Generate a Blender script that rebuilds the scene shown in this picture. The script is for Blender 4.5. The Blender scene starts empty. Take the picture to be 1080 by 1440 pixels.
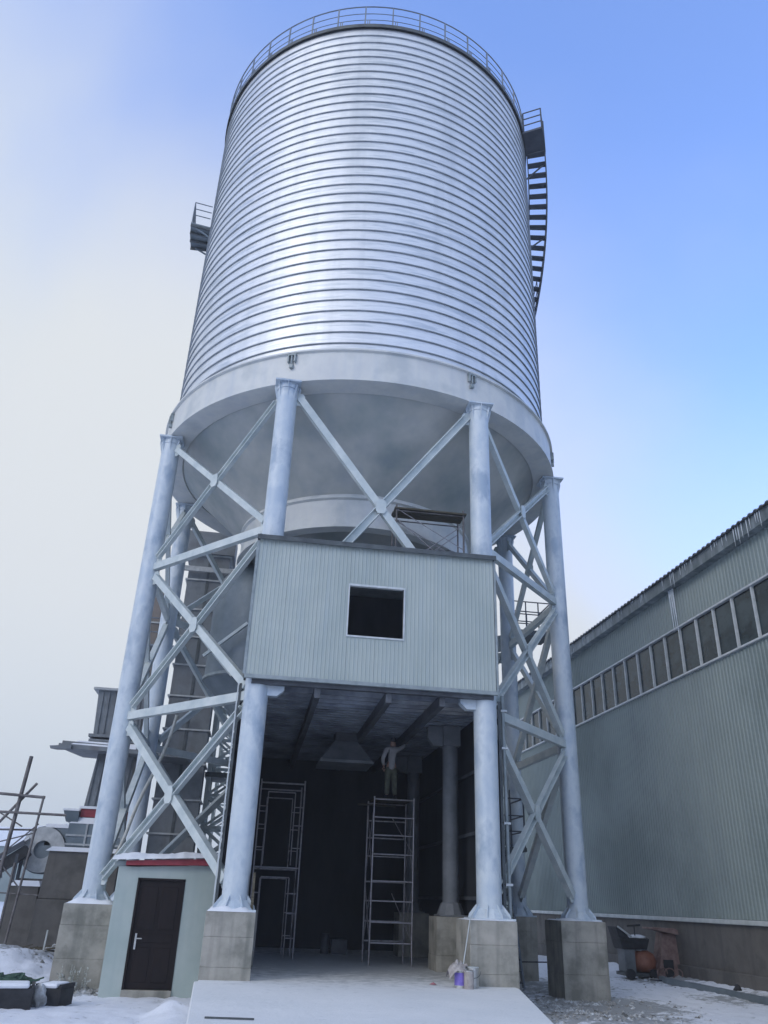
import bpy, bmesh, math, random
from mathutils import Vector, Matrix, noise
random.seed(7)
SC = bpy.context.scene
COL = SC.collection
R = math.radians

# ------------------------------------------------------------------ camera
cam_d = bpy.data.cameras.new('camera'); cam = bpy.data.objects.new('camera', cam_d); COL.objects.link(cam)
SC.camera = cam
def set_cam():
    yaw, pitch, roll = 0.140, 0.456, 0.0374
    f = Vector((math.sin(yaw)*math.cos(pitch), math.cos(yaw)*math.cos(pitch), math.sin(pitch)))
    r0 = Vector((math.cos(yaw), -math.sin(yaw), 0)); u0 = r0.cross(f)
    r = math.cos(roll)*r0 + math.sin(roll)*u0; u = -math.sin(roll)*r0 + math.cos(roll)*u0
    m = Matrix(((r.x, u.x, -f.x, -2.553), (r.y, u.y, -f.y, -24.917), (r.z, u.z, -f.z, 1.5), (0, 0, 0, 1)))
    cam.matrix_world = m
    cam_d.sensor_fit = 'HORIZONTAL'; cam_d.sensor_width = 36.0
    cam_d.lens = 1114.96/1080*36.0
    cam_d.clip_start = 0.1; cam_d.clip_end = 6000
set_cam()

# ------------------------------------------------------------------ world, sun, exposure
SUN_EL, SUN_ROT = 30, 228          # sun high behind the viewer's left shoulder, veiled
w = bpy.data.worlds.new('World'); SC.world = w; w.use_nodes = True
nt = w.node_tree; nt.nodes.clear()
def N(t, **k):
    n = nt.nodes.new(t)
    for a, b in k.items(): setattr(n, a, b)
    return n
def L(a, b): nt.links.new(a, b)
def math_n(op, a, b=None, clamp=False):
    n = N('ShaderNodeMath', operation=op, use_clamp=clamp)
    for i, v in enumerate((a, b)):
        if v is None: continue
        if isinstance(v, (int, float)): n.inputs[i].default_value = v
        else: L(v, n.inputs[i])
    return n.outputs[0]
sky = N('ShaderNodeTexSky', sky_type='NISHITA'); sky.sun_disc = False
sky.sun_elevation = R(SUN_EL); sky.sun_rotation = R(SUN_ROT); sky.dust_density = 0.3; sky.ozone_density = 3.0; sky.air_density = 1.0
tc = N('ShaderNodeTexCoord')
dn = N('ShaderNodeVectorMath', operation='NORMALIZE'); L(tc.outputs['Generated'], dn.inputs[0])
# clear blue part of the sky lies up and to the right (and wraps overhead), veil of cloud elsewhere
dot = N('ShaderNodeVectorMath', operation='DOT_PRODUCT'); L(dn.outputs[0], dot.inputs[0])
b = Vector((-0.608, 0.887, -0.849)); dot.inputs[1].default_value = b
nz = N('ShaderNodeTexNoise'); nz.inputs['Scale'].default_value = 2.6; nz.inputs['Detail'].default_value = 4; nz.inputs['Roughness'].default_value = 0.45; nz.inputs['Distortion'].default_value = 0.4
L(dn.outputs[0], nz.inputs['Vector'])
sep = N('ShaderNodeSeparateXYZ'); L(dn.outputs[0], sep.inputs[0])
v1 = math_n('ADD', math_n('ADD', dot.outputs['Value'], 0.431), math_n('MULTIPLY', math_n('SUBTRACT', nz.outputs['Fac'], 0.5), 0.55))
mr = N('ShaderNodeMapRange', interpolation_type='SMOOTHSTEP'); L(v1, mr.inputs[0])
mr.inputs[1].default_value = 0.02; mr.inputs[2].default_value = 0.86; mr.inputs[3].default_value = 0.04; mr.inputs[4].default_value = 0.98
# more veil towards the horizon
mh = N('ShaderNodeMapRange', interpolation_type='SMOOTHSTEP'); L(sep.outputs['Z'], mh.inputs[0])
mh.inputs[1].default_value = -0.02; mh.inputs[2].default_value = 0.52; mh.inputs[3].default_value = 1.0; mh.inputs[4].default_value = 0.0
# the veil breaks up again on the far side of the sky
bk = N('ShaderNodeMapRange'); L(sep.outputs['Y'], bk.inputs[0]); bk.inputs[1].default_value = 0.38; bk.inputs[2].default_value = -0.15; bk.inputs[3].default_value = 0.0; bk.inputs[4].default_value = 1.0
nz3 = N('ShaderNodeTexNoise'); nz3.inputs['Scale'].default_value = 1.3; nz3.inputs['Detail'].default_value = 3; L(dn.outputs[0], nz3.inputs['Vector'])
pt = N('ShaderNodeMapRange', interpolation_type='SMOOTHSTEP'); L(nz3.outputs['Fac'], pt.inputs[0]); pt.inputs[1].default_value = 0.42; pt.inputs[2].default_value = 0.62; pt.inputs[4].default_value = 0.6
brk = math_n('MULTIPLY', bk.outputs[0], math_n('SUBTRACT', 0.92, pt.outputs[0]))
fac = math_n('MAXIMUM', math_n('MAXIMUM', mr.outputs[0], brk), mh.outputs[0])
tint = N('ShaderNodeMix', data_type='RGBA', blend_type='MULTIPLY'); tint.inputs[0].default_value = 1
L(sky.outputs[0], tint.inputs[6]); tint.inputs[7].default_value = (3.2, 3.42, 4.35, 1)
ccol = N('ShaderNodeMix', data_type='RGBA'); 
nz2 = N('ShaderNodeTexNoise'); nz2.inputs['Scale'].default_value = 1.1; nz2.inputs['Detail'].default_value = 2
L(dn.outputs[0], nz2.inputs['Vector']); 
mz = N('ShaderNodeMapRange'); L(nz2.outputs['Fac'], mz.inputs[0]); mz.inputs[1].default_value = 0.38; mz.inputs[2].default_value = 0.62
L(mz.outputs[0], ccol.inputs[0])
ccol.inputs[6].default_value = (6.7, 7.3, 7.8, 1); ccol.inputs[7].default_value = (7.3, 7.6, 7.8, 1)
mx = N('ShaderNodeMix', data_type='RGBA'); L(fac, mx.inputs[0]); L(tint.outputs[2], mx.inputs[6]); L(ccol.outputs[2], mx.inputs[7])
bg = N('ShaderNodeBackground'); bg.inputs[1].default_value = 0.1; L(mx.outputs[2], bg.inputs[0])
wo = N('ShaderNodeOutputWorld'); L(bg.outputs[0], wo.inputs[0])

sd = bpy.data.lights.new('sun', 'SUN'); sun = bpy.data.objects.new('sun', sd); COL.objects.link(sun)
sd.energy = 0.8; sd.angle = R(24); sd.color = (1.0, 0.91, 0.76)
to_sun = Vector((math.sin(R(SUN_ROT))*math.cos(R(SUN_EL)), math.cos(R(SUN_ROT))*math.cos(R(SUN_EL)), math.sin(R(SUN_EL))))
sun.rotation_euler = to_sun.to_track_quat('Z', 'Y').to_euler(); sun.location = (-20, -40, 50)
SC.view_settings.view_transform = 'Standard'; SC.view_settings.look = 'None'
SC.view_settings.exposure = 0.13; SC.view_settings.gamma = 1; SC.view_settings.use_curve_mapping = False

# ------------------------------------------------------------------ helpers
def setp(o, label=None, cat=None, group=None, kind=None):
    if label: o['label'] = label
    if cat: o['category'] = cat
    if group: o['group'] = group
    if kind: o['kind'] = kind
    return o
def thing(name, label, cat, loc=(0, 0, 0), group=None):
    o = bpy.data.objects.new(name, None); COL.objects.link(o); o.location = loc; o.empty_display_size = 0.2
    return setp(o, label, cat, group)
WL = {}
def wloc(o):
    v = Vector((0, 0, 0))
    while o: v = v + o.location; o = o.parent
    return v
class M:
    def __init__(s): s.v = []; s.f = []; s.sm = []
    def add(s, vs, fs, smooth=False):
        n = len(s.v); s.v += [tuple(p) for p in vs]; s.f += [tuple(i+n for i in f) for f in fs]; s.sm += [smooth]*len(fs); return s
    def box(s, x0, x1, y0, y1, z0, z1):
        return s.hexa([(x0,y0,z0),(x1,y0,z0),(x1,y1,z0),(x0,y1,z0),(x0,y0,z1),(x1,y0,z1),(x1,y1,z1),(x0,y1,z1)])
    def hexa(s, p):
        return s.add(p, [(3,2,1,0),(4,5,6,7),(0,1,5,4),(1,2,6,5),(2,3,7,6),(3,0,4,7)])
    def bar(s, p, q, w, h=None, up=(0, 0, 1)):
        h = h or w; p = Vector(p); q = Vector(q); d = (q-p).normalized(); up = Vector(up)
        if abs(d.dot(up)) > .99: up = Vector((0, 1, 0))
        a = d.cross(up).normalized()*w/2; c = a.cross(d).normalized()*h/2
        return s.hexa([p-a-c, p+a-c, q+a-c, q-a-c, p-a+c, p+a+c, q+a+c, q-a+c])
    def tube(s, p, q, r, n=8, r2=None, caps=True):
        r2 = r if r2 is None else r2
        p = Vector(p); q = Vector(q); d = (q-p).normalized(); up = Vector((0, 0, 1)) if abs(d.z) < .95 else Vector((0, 1, 0))
        a = d.cross(up).normalized(); c = a.cross(d)
        vs = []
        for i in range(n):
            t = 2*math.pi*i/n; o = a*math.cos(t)+c*math.sin(t); vs += [p+o*r, q+o*r2]
        fs = [(2*i, 2*((i+1) % n), 2*((i+1) % n)+1, 2*i+1) for i in range(n)]
        s.add(vs, fs, True)
        if caps: s.add(vs, [tuple(range(2*n-2, -1, -2)), tuple(range(1, 2*n, 2))])
        return s
    def path(s, pts, r, n=8):
        for a, b_ in zip(pts, pts[1:]): s.tube(a, b_, r, n)
        return s
    def lathe(s, prof, n=64, c=(0, 0), smooth=True, a0=0, a1=360):
        full = abs(a1-a0) >= 360; m = n if full else n+1; vs = []
        for i in range(m):
            t = R(a0+(a1-a0)*i/n); vs += [(c[0]+r*math.sin(t), c[1]-r*math.cos(t), z) for r, z in prof]
        k = len(prof); fs = []
        for i in range(n):
            j = (i+1) % m
            for a in range(k-1): fs.append((i*k+a, j*k+a, j*k+a+1, i*k+a+1))
        return s.add(vs, fs, smooth)
    def prism(s, poly, axis, a, b_):
        """poly in the plane normal to axis; extruded from a to b_"""
        def P(u, v, t): return {'x': (t, u, v), 'y': (u, t, v), 'z': (u, v, t)}[axis]
        n = len(poly); vs = [P(u, v, a) for u, v in poly]+[P(u, v, b_) for u, v in poly]
        return s.add(vs, [tuple(range(n-1, -1, -1)), tuple(range(n, 2*n))]+[(i, (i+1) % n, n+(i+1) % n, n+i) for i in range(n)])
    def build(s, name, mat, parent=None, loc=None, bevel=0, subsurf=0):
        """verts in world metres; a child's mesh is expressed about its parent's origin (or about loc)"""
        o = bpy.data.objects.new(name, bpy.data.meshes.new(name)); COL.objects.link(o)
        base = wloc(parent) if parent else Vector((0, 0, 0))
        if loc is not None:
            off = Vector(loc); o.location = off-base
        else: off = base
        o.data.from_pydata([tuple(Vector(p)-off) for p in s.v], [], s.f)
        o.data.polygons.foreach_set('use_smooth', s.sm)
        bm = bmesh.new(); bm.from_mesh(o.data); bmesh.ops.recalc_face_normals(bm, faces=bm.faces); bm.to_mesh(o.data); bm.free()
        o.data.materials.append(mat); 
        if parent: o.parent = parent
        if bevel:
            m = o.modifiers.new('bevel', 'BEVEL'); m.width = bevel; m.segments = 2; m.limit_method = 'ANGLE'
        return o
def again(o, loc, parent=None, rz=None, name=None):
    c = o.copy(); COL.objects.link(c); c.location = loc
    if parent: c.parent = parent
    if rz is not None: c.rotation_euler.z = rz
    return c

# ------------------------------------------------------------------ materials
def mat(name, cols, rough=.6, metal=0, scale=3, stretch=(1, 1, 1), bump=0, bscale=30, detail=6, streak=None, spec=.5, lohi=(.35, .65), rvar=0):
    """cols = 2 or 3 linear colours blended by noise; streak = (colour, amount, scale) long vertical runs"""
    m = bpy.data.materials.new(name); m.use_nodes = True; t = m.node_tree; P = t.nodes['Principled BSDF']
    def nn(k, **a):
        n = t.nodes.new(k)
        for x, y in a.items(): setattr(n, x, y)
        return n
    g = nn('ShaderNodeNewGeometry')                         # world position: neighbours do not repeat
    mp = nn('ShaderNodeMapping'); mp.inputs['Scale'].default_value = stretch; t.links.new(g.outputs['Position'], mp.inputs[0])
    n1 = nn('ShaderNodeTexNoise'); n1.inputs['Scale'].default_value = scale; n1.inputs['Detail'].default_value = detail; n1.inputs['Roughness'].default_value = .6
    t.links.new(mp.outputs[0], n1.inputs['Vector'])
    cr = nn('ShaderNodeValToRGB'); e = cr.color_ramp.elements
    e[0].position = lohi[0]; e[1].position = lohi[1]
    e[0].color = (*cols[0], 1); e[1].color = (*cols[-1], 1)
    if len(cols) == 3:
        x = e.new((lohi[0]+lohi[1])/2); x.color = (*cols[1], 1)
    t.links.new(n1.outputs['Fac'], cr.inputs[0]); out = cr.outputs[0]
    if streak:
        m2 = nn('ShaderNodeMapping'); m2.inputs['Scale'].default_value = (1, 1, .06); t.links.new(g.outputs['Position'], m2.inputs[0])
        n2 = nn('ShaderNodeTexNoise'); n2.inputs['Scale'].default_value = streak[2]; n2.inputs['Detail'].default_value = 5; t.links.new(m2.outputs[0], n2.inputs['Vector'])
        r2 = nn('ShaderNodeMapRange'); r2.inputs[1].default_value = .5; r2.inputs[2].default_value = .72; r2.inputs[4].default_value = streak[1]
        t.links.new(n2.outputs['Fac'], r2.inputs[0])
        mm = nn('ShaderNodeMix', data_type='RGBA'); t.links.new(r2.outputs[0], mm.inputs[0]); t.links.new(out, mm.inputs[6]); mm.inputs[7].default_value = (*streak[0], 1); out = mm.outputs[2]
    t.links.new(out, P.inputs['Base Color'])
    P.inputs['Roughness'].default_value = rough; P.inputs['Metallic'].default_value = metal; P.inputs['Specular IOR Level'].default_value = spec
    if rvar:
        rr = nn('ShaderNodeMapRange'); rr.inputs[3].default_value = rough-rvar; rr.inputs[4].default_value = rough+rvar; rr.inputs[1].default_value = .3; rr.inputs[2].default_value = .7
        t.links.new(n1.outputs['Fac'], rr.inputs[0]); t.links.new(rr.outputs[0], P.inputs['Roughness'])
    if bump:
        n3 = nn('ShaderNodeTexNoise'); n3.inputs['Scale'].default_value = bscale; n3.inputs['Detail'].default_value = 5; t.links.new(g.outputs['Position'], n3.inputs['Vector'])
        bp = nn('ShaderNodeBump'); bp.inputs['Strength'].default_value = bump; bp.inputs['Distance'].default_value = .02
        t.links.new(n3.outputs['Fac'], bp.inputs['Height']); t.links.new(bp.outputs[0], P.inputs['Normal'])
    return m
MT = {}
MT['shell'] = mat('galvanised_shell', [(.52, .56, .60), (.74, .76, .78), (.64, .67, .71)], .50, .7, 1.2, (.5, .5, 5), .12, 2.5, rvar=.07, streak=((.46, .50, .54), .5, 1.6))
MT['seam_shade'] = mat('shadowed_seam_steel', [(0.216, 0.243, 0.266), (0.324, 0.351, 0.378)], .5, .75, 2)  # shell steel darkened: the shadow in each seam fold is painted in
MT['girder'] = mat('girder_paint', [(0.474, 0.499, 0.497), (0.607, 0.616, 0.590), (0.541, 0.553, 0.548)], .5, 0, .8, bump=.04, streak=((.42, .47, .52), .4, 3))
MT['paint'] = mat('column_paint', [(.32, .40, .49), (.55, .61, .65), (.42, .50, .58)], .45, 0, 1.6, (1, 1, .6), bump=.05, bscale=12, streak=((.36, .43, .52), .35, 5))
MT['brace'] = mat('brace_paint', [(0.429, 0.491, 0.499), (0.583, 0.626, 0.609)], .5, 0, 2.5, bump=.05)
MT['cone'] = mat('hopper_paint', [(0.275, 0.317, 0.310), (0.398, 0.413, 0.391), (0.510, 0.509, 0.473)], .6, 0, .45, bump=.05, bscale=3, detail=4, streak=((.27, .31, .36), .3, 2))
MT['dark_steel'] = mat('dark_steel', [(.055, .065, .07), (.10, .115, .12)], .55, .3, 3)
MT['stair'] = mat('stair_steel', [(.035, .045, .06), (.07, .08, .10)], .6, .2, 3)
MT['rail'] = mat('rail_steel', [(.12, .15, .19), (.2, .23, .27)], .5, .3, 3)
MT['scaf'] = mat('scaffold_tube', [(.26, .25, .27), (.40, .38, .40), (.20, .16, .14)], .4, .55, 6, lohi=(.3, .75))
MT['scaf_old'] = mat('old_scaffold_tube', [(.10, .09, .09), (.20, .19, .19)], .6, .4, 5)
MT['conc'] = mat('pedestal_concrete', [(0.204, 0.202, 0.175), (0.320, 0.311, 0.272), (0.398, 0.376, 0.334)], .9, 0, 1.8, bump=.35, bscale=18, streak=((.13, .135, .12), .55, 6))
MT['conc_dark'] = mat('plinth_concrete', [(0.081, 0.079, 0.072), (0.133, 0.126, 0.117), (0.104, 0.098, 0.090)], .92, 0, 1.1, bump=.3, bscale=12, streak=((.06, .06, .058), .5, 4))
MT['snow'] = mat('snow_cover', [(.70, .73, .78), (.81, .83, .86)], .85, 0, 2, bump=.25, bscale=7, spec=.2)
MT['facade'] = mat('facade_sheet', [(0.324, 0.375, 0.358), (0.405, 0.450, 0.423)], .45, 0, .7, (1, 1, .5), bump=.02, streak=((.30, .37, .41), .3, 6))
MT['wh_sheet'] = mat('warehouse_sheet', [(0.161, 0.206, 0.200), (0.234, 0.286, 0.281), (0.267, 0.320, 0.309)], .5, 0, .35, (1, .5, .5), bump=.02, streak=((.20, .25, .26), .35, 2.5))
MT['trim'] = mat('grey_trim', [(.20, .24, .25), (.30, .34, .35)], .5, .1, 4)
MT['white_frame'] = mat('pale_frame', [(.45, .49, .50), (.58, .61, .62)], .5, 0, 4)
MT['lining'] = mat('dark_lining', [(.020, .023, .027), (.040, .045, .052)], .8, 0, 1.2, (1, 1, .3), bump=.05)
MT['beam_dark'] = mat('ceiling_beam', [(.05, .055, .065), (.10, .11, .125)], .6, 0, 2)
MT['decking'] = mat('ceiling_decking', [(.16, .18, .22), (.38, .42, .48)], .55, .2, 1.4)
MT['wallgreen'] = mat('hut_render', [(.35, .42, .40), (.42, .48, .455)], .85, 0, 1.3, bump=.1, bscale=20, streak=((.28, .35, .36), .3, 5))
MT['door'] = mat('brown_door', [(.010, .007, .008), (.018, .012, .012)], .6, 0, 5, (1, 1, .2), spec=.2)
MT['red'] = mat('red_band', [(.20, .018, .03), (.28, .03, .045)], .6, 0, 4, bump=.05)
MT['casing'] = mat('elevator_casing', [(.115, .13, .145), (.175, .195, .21), (.145, .155, .17)], .6, .1, 1.2, bump=.06, streak=((.10, .095, .095), .5, 3))
MT['casing_tan'] = mat('tan_casing', [(.15, .13, .115), (.22, .19, .17)], .6, .1, 1.5, streak=((.11, .09, .08), .5, 3))
MT['flange'] = mat('casing_flange', [(.32, .34, .35), (.48, .50, .50)], .6, .1, 4)
MT['bin'] = mat('bin_steel', [(.12, .155, .18), (.19, .225, .25)], .5, .3, 1.2, streak=((.12, .15, .16), .4, 3))
MT['glass'] = mat('dusty_glass', [(.006, .018, .022), (.030, .052, .060)], .16, 0, 1.1, (1, 1, 1.6), spec=.28, lohi=(.42, .6))
MT['wood'] = mat('wet_board', [(.05, .045, .03), (.11, .095, .065)], .8, 0, 2, (1, 12, 12), bump=.2)
MT['black'] = mat('black_stuff', [(.012, .013, .016), (.03, .032, .036)], .7, 0, 6, bump=.3)
MT['green'] = mat('green_netting', [(.02, .05, .035), (.06, .12, .08)], .8, 0, 9, bump=.4)
MT['orange'] = mat('orange_enamel', [(.22, .08, .045), (.32, .13, .08)], .5, 0, 6)
MT['rust'] = mat('rusty_pink_steel', [(.17, .10, .09), (.28, .20, .18)], .7, .2, 5, bump=.2)
MT['ledge'] = mat('pale_ledge', [(.42, .46, .46), (.55, .58, .58)], .7, 0, 3)
MT['tin'] = mat('tin_can', [(.45, .46, .46), (.62, .62, .60)], .35, .7, 8)
MT['purple'] = mat('violet_label', [(.16, .12, .50), (.26, .20, .62)], .5, 0, 9)
MT['rag'] = mat('grey_rag', [(.30, .27, .26), (.45, .42, .40)], .9, 0, 14, bump=.4)
MT['pinkrag'] = mat('pink_rag', [(.32, .12, .14), (.42, .2, .22)], .9, 0, 14)
MT['skin'] = mat('skin', [(.36, .22, .16), (.42, .26, .2)], .6)
MT['shirt'] = mat('pale_jacket', [(.36, .36, .37), (.46, .46, .46)], .9, 0, 9, bump=.3)
MT['trousers'] = mat('olive_trousers', [(.09, .10, .075), (.14, .15, .11)], .9, 0, 9, bump=.3)
MT['ice'] = mat('icicles', [(.55, .62, .66), (.75, .80, .84)], .25, 0, 5)
MT['straw'] = mat('frosted_weed', [(.28, .28, .22), (.62, .64, .62)], .9, 0, 20)
MT['pipe'] = mat('pale_hose', [(.45, .46, .42), (.60, .60, .55)], .5, 0, 5)
MT['bay_shade_hood'] = mat('bay_shade_hood_grey', [(.13, .145, .16), (.20, .215, .235)], .6, 0, 2)  # inner columns: bay shade put into the colour; loading hood: its own dark grey
MT['gutter'] = mat('gutter_steel', [(.10, .13, .14), (.17, .20, .21), (.26, .30, .32)], .6, .1, 2.5, (1, 1, .3))
MT['stone'] = mat('rubble', [(.10, .105, .10), (.30, .30, .29), (.60, .64, .68)], .95, 0, 2.5, bump=.4, lohi=(.35, .62))

# ground: snow with thin trampled patches of mud and gravel, placed where the lot was walked on
def ground_mat(name, dirt_spots, base=((.66, .69, .75), (.79, .81, .85)), dirt=((.13, .14, .13), (.24, .25, .25)), thr=(.50, .60), amt=.75):
    m = bpy.data.materials.new(name); m.use_nodes = True; t = m.node_tree; P = t.nodes['Principled BSDF']
    def nn(k, **a):
        n = t.nodes.new(k)
        for x, y in a.items(): setattr(n, x, y)
        return n
    def mth(op, a, c):
        n = nn('ShaderNodeMath', operation=op)
        for i, v in enumerate((a, c)):
            if isinstance(v, (int, float)): n.inputs[i].default_value = v
            else: t.links.new(v, n.inputs[i])
        return n.outputs[0]
    g = nn('ShaderNodeNewGeometry')
    def noi(s, d=6, ro=.6):
        n = nn('ShaderNodeTexNoise'); n.inputs['Scale'].default_value = s; n.inputs['Detail'].default_value = d; n.inputs['Roughness'].default_value = ro
        t.links.new(g.outputs['Position'], n.inputs['Vector']); return n.outputs['Fac']
    a = nn('ShaderNodeMix', data_type='RGBA'); t.links.new(noi(.6), a.inputs[0]); a.inputs[6].default_value = (*base[0], 1); a.inputs[7].default_value = (*base[1], 1)
    d = nn('ShaderNodeMix', data_type='RGBA'); t.links.new(noi(9), d.inputs[0]); d.inputs[6].default_value = (*dirt[0], 1); d.inputs[7].default_value = (*dirt[1], 1)
    tot = None
    for (x, y, rx, s) in dirt_spots:
        v = nn('ShaderNodeVectorMath', operation='DISTANCE'); t.links.new(g.outputs['Position'], v.inputs[0]); v.inputs[1].default_value = (x, y, -.5)
        r = nn('ShaderNodeMapRange'); t.links.new(v.outputs['Value'], r.inputs[0]); r.inputs[1].default_value = rx*.3; r.inputs[2].default_value = rx; r.inputs[3].default_value = s; r.inputs[4].default_value = 0
        tot = r.outputs[0] if tot is None else mth('MAXIMUM', tot, r.outputs[0])
    val = mth('ADD', noi(3.2, 9, .75), mth('MULTIPLY', tot, .22)) if tot is not None else noi(1.2, 9, .75)
    r = nn('ShaderNodeMapRange'); t.links.new(val, r.inputs[0]); r.inputs[1].default_value = thr[0]+.08; r.inputs[2].default_value = thr[1]+.10; r.inputs[4].default_value = amt
    o = nn('ShaderNodeMix', data_type='RGBA'); t.links.new(r.outputs[0], o.inputs[0]); t.links.new(a.outputs[2], o.inputs[6]); t.links.new(d.outputs[2], o.inputs[7])
    t.links.new(o.outputs[2], P.inputs['Base Color']); P.inputs['Roughness'].default_value = .85; P.inputs['Specular IOR Level'].default_value = .2
    bp = nn('ShaderNodeBump'); bp.inputs['Strength'].default_value = .35; bp.inputs['Distance'].default_value = .06
    hs = mth('ADD', noi(5), mth('MULTIPLY', noi(28), .35)); t.links.new(hs, bp.inputs['Height']); t.links.new(bp.outputs[0], P.inputs['Normal'])
    return m
MT['ground'] = ground_mat('trodden_snow', [(4.6, -5.6, 3.2, 1.6), (6.2, -3.6, 2.6, 1.5), (5.5, 1, 4, 1.0), (-9.2, 2.5, 3.4, 1.3), (-6.4, -3.2, 1.0, 1.5), (11.6, 3.5, 2.2, 1.2), (10.8, -2.0, 2.0, .8)])
MT['slab'] = ground_mat('snow_dusted_slab', [(0, -1, 7.5, 1.7)], base=((.62, .65, .66), (.84, .84, .83)), dirt=((.20, .225, .235), (.34, .365, .38)), thr=(.50, .72), amt=.7)

# ------------------------------------------------------------------ ground, slab
GZ = -.56
def gz(x, y):
    z = GZ + .05*noise.noise(Vector((x*.35, y*.35, 0))) + .025*noise.noise(Vector((x*1.3, y*1.3, 4)))
    def hill(cx, cy, rx, ry, h):
        d = ((x-cx)/rx)**2+((y-cy)/ry)**2
        return h*math.exp(-d*1.4)*(1+.35*noise.noise(Vector((x*1.6, y*1.6, 9))))
    z += hill(-8.6, .6, 1.7, 2.0, .62) + hill(-10.8, -.3, 1.6, 2.0, .5) + hill(-8.2, 3.3, 1.5, 1.2, .45)
    z += hill(12.1, -2, 1.0, 9, .16) + hill(11.9, 8, .8, 6, .18)
    z += hill(-3.7, -6.9, .35, .5, .18)+hill(-3.55, -9.5, .5, 3.5, .25)
    z += hill(4.6, -7.8, .9, 1.2, .10)
    if abs(x) < 14 and -16 < y < 8:      # tramped hollows
        c = noise.cell_vector(Vector((math.floor(x/.55), math.floor(y/.55), 3)))
        fx = (math.floor(x/.55)+.3+.4*c[0])*.55; fy = (math.floor(y/.55)+.3+.4*c[1])*.55
        if c[2] > .35: z -= .045*math.exp(-(((x-fx)/.10)**2+((y-fy)/.16)**2))
    fine = .03*noise.noise(Vector((x*4, y*4, 1)))+.015*noise.noise(Vector((x*11, y*11, 1)))
    return z+fine*(1 if abs(x) < 14 else 0)
def axis(a, b_, step, far):
    xs = []; x = a
    while x <= b_: xs.append(x); x += step
    lo, hi, s = a, b_, step
    left, right = [], []
    while lo > -far: s *= 1.25; lo -= s; left.append(lo)
    s = step
    while hi < far: s *= 1.25; hi += s; right.append(hi)
    return left[::-1]+xs+right
gx = axis(-13, 14, .11, 330); gy = axis(-16, 10, .11, 330)
m = M(); nx = len(gx)
vs = [(x, y, gz(x, y)) for y in gy for x in gx]
m.add(vs, [(j*nx+i, j*nx+i+1, (j+1)*nx+i+1, (j+1)*nx+i) for j in range(len(gy)-1) for i in range(nx-1)], True)
g = m.build('ground', MT['ground']); setp(g, kind='structure', label='trodden snow with bare muddy patches around the pedestals')
m = M()
pl = [(-3.36, -7.0), (-3.14, -12.6), (-3.0, -17), (1.05, -17), (2.0, -12.1), (3.12, -6.9), (3.2, 7), (-3.2, 7), (-3.3, -6.9)]
m.prism(pl, 'z', -.75, 0)
o = m.build('loading_slab', MT['slab'], bevel=.02); setp(o, kind='structure', label='snow-dusted raised concrete drive slab leading in between the front pedestals')

# ------------------------------------------------------------------ silo
ZB = GZ
silo = thing('storage_silo', 'tall ribbed galvanised steel storage silo carried on blue-white painted columns', 'silo', (0, 0, 1.2))
RS = 6.5225; Z0, Z1 = 15.6, 30.5
# shell: courses bulge very slightly between seams
prof = []; nb = 37; hb = (Z1-Z0)/nb
for i in range(nb):
    z = Z0+i*hb
    prof += [(RS-.002, z), (RS, z+hb*.5)]
prof += [(RS-.012, Z1)]
M().lathe(prof, 180).build('shell', MT['shell'], silo)
rib = M().lathe([(RS-.03, -.03), (RS+.036, -.026), (RS+.04, .0), (RS+.02, .012), (RS-.03, .02)], 144).build('seam_rib', MT['seam_shade'], silo, loc=(0, 0, 0))
rib.location = (0, 0, Z0+.06-1.2)
for i in range(1, nb):
    again(rib, (0, 0, Z0+i*hb-1.2+random.uniform(-.006, .006)))
# shallow conical roof, dark eave angle, snow
M().lathe([(RS+.09, Z1-.02), (RS+.09, Z1+.16), (RS+.0, Z1+.18), (RS-.4, Z1+.2)], 120, smooth=False).build('eave_angle', MT['dark_steel'], silo)
M().lathe([(RS-.4, Z1+.2), (3, Z1+.9), (.4, Z1+1.25), (0.001, Z1+1.25)], 72).build('roof', MT['snow'], silo)
# roof railing
rl = M(); rr = RS+.04
for zz, rad in ((Z1+.45, .014), (Z1+.82, .016), (Z1+1.24, .026)):
    rl.lathe([(rr+rad*math.cos(a), zz+rad*math.sin(a)) for a in [k*math.pi/3 for k in range(7)]], 120)
RAIL = rl.build('roof_railing', MT['rail'], silo)
p0 = M().bar((0, 0, 0), (0, 0, 1.06), .045, .045).bar((.10, 0, 0), (.10, 0, .28), .03).bar((.17, 0, 0), (.17, 0, .28), .03).build('railing_post', MT['rail'], RAIL, loc=(0, 0, 0))
for i in range(40):
    a = R(-2.8+9*i); q = (rr*math.sin(a), -rr*math.cos(a), Z1+.17-1.2)
    if i == 0: p0.location = q; p0.rotation_euler.z = a
    else: again(p0, q, rz=a)
# ring girder
M().lathe([(6.10, 14.60), (6.12, 14.52), (6.74, 14.50), (6.82, 14.50), (6.82, 14.55), (6.765, 14.57), (6.765, 15.50), (6.84, 15.52), (6.84, 15.57), (6.5, 15.60)], 160, smooth=False).build('ring_girder', MT['girder'], silo)
# shallow outer cone, its lower drum ring, underside and inner cone
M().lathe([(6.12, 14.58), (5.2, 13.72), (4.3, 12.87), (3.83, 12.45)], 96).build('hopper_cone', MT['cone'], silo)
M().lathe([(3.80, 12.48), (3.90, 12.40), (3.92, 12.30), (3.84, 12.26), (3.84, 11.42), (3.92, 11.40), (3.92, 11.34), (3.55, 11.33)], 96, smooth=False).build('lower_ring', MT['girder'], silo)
M().lathe([(3.56, 11.335), (3.5, 11.6), (2.2, 10.4), (1.0, 9.2), (.5, 8.6), (.001, 8.6)], 64).build('discharge_cone', MT['cone'], silo)
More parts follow.
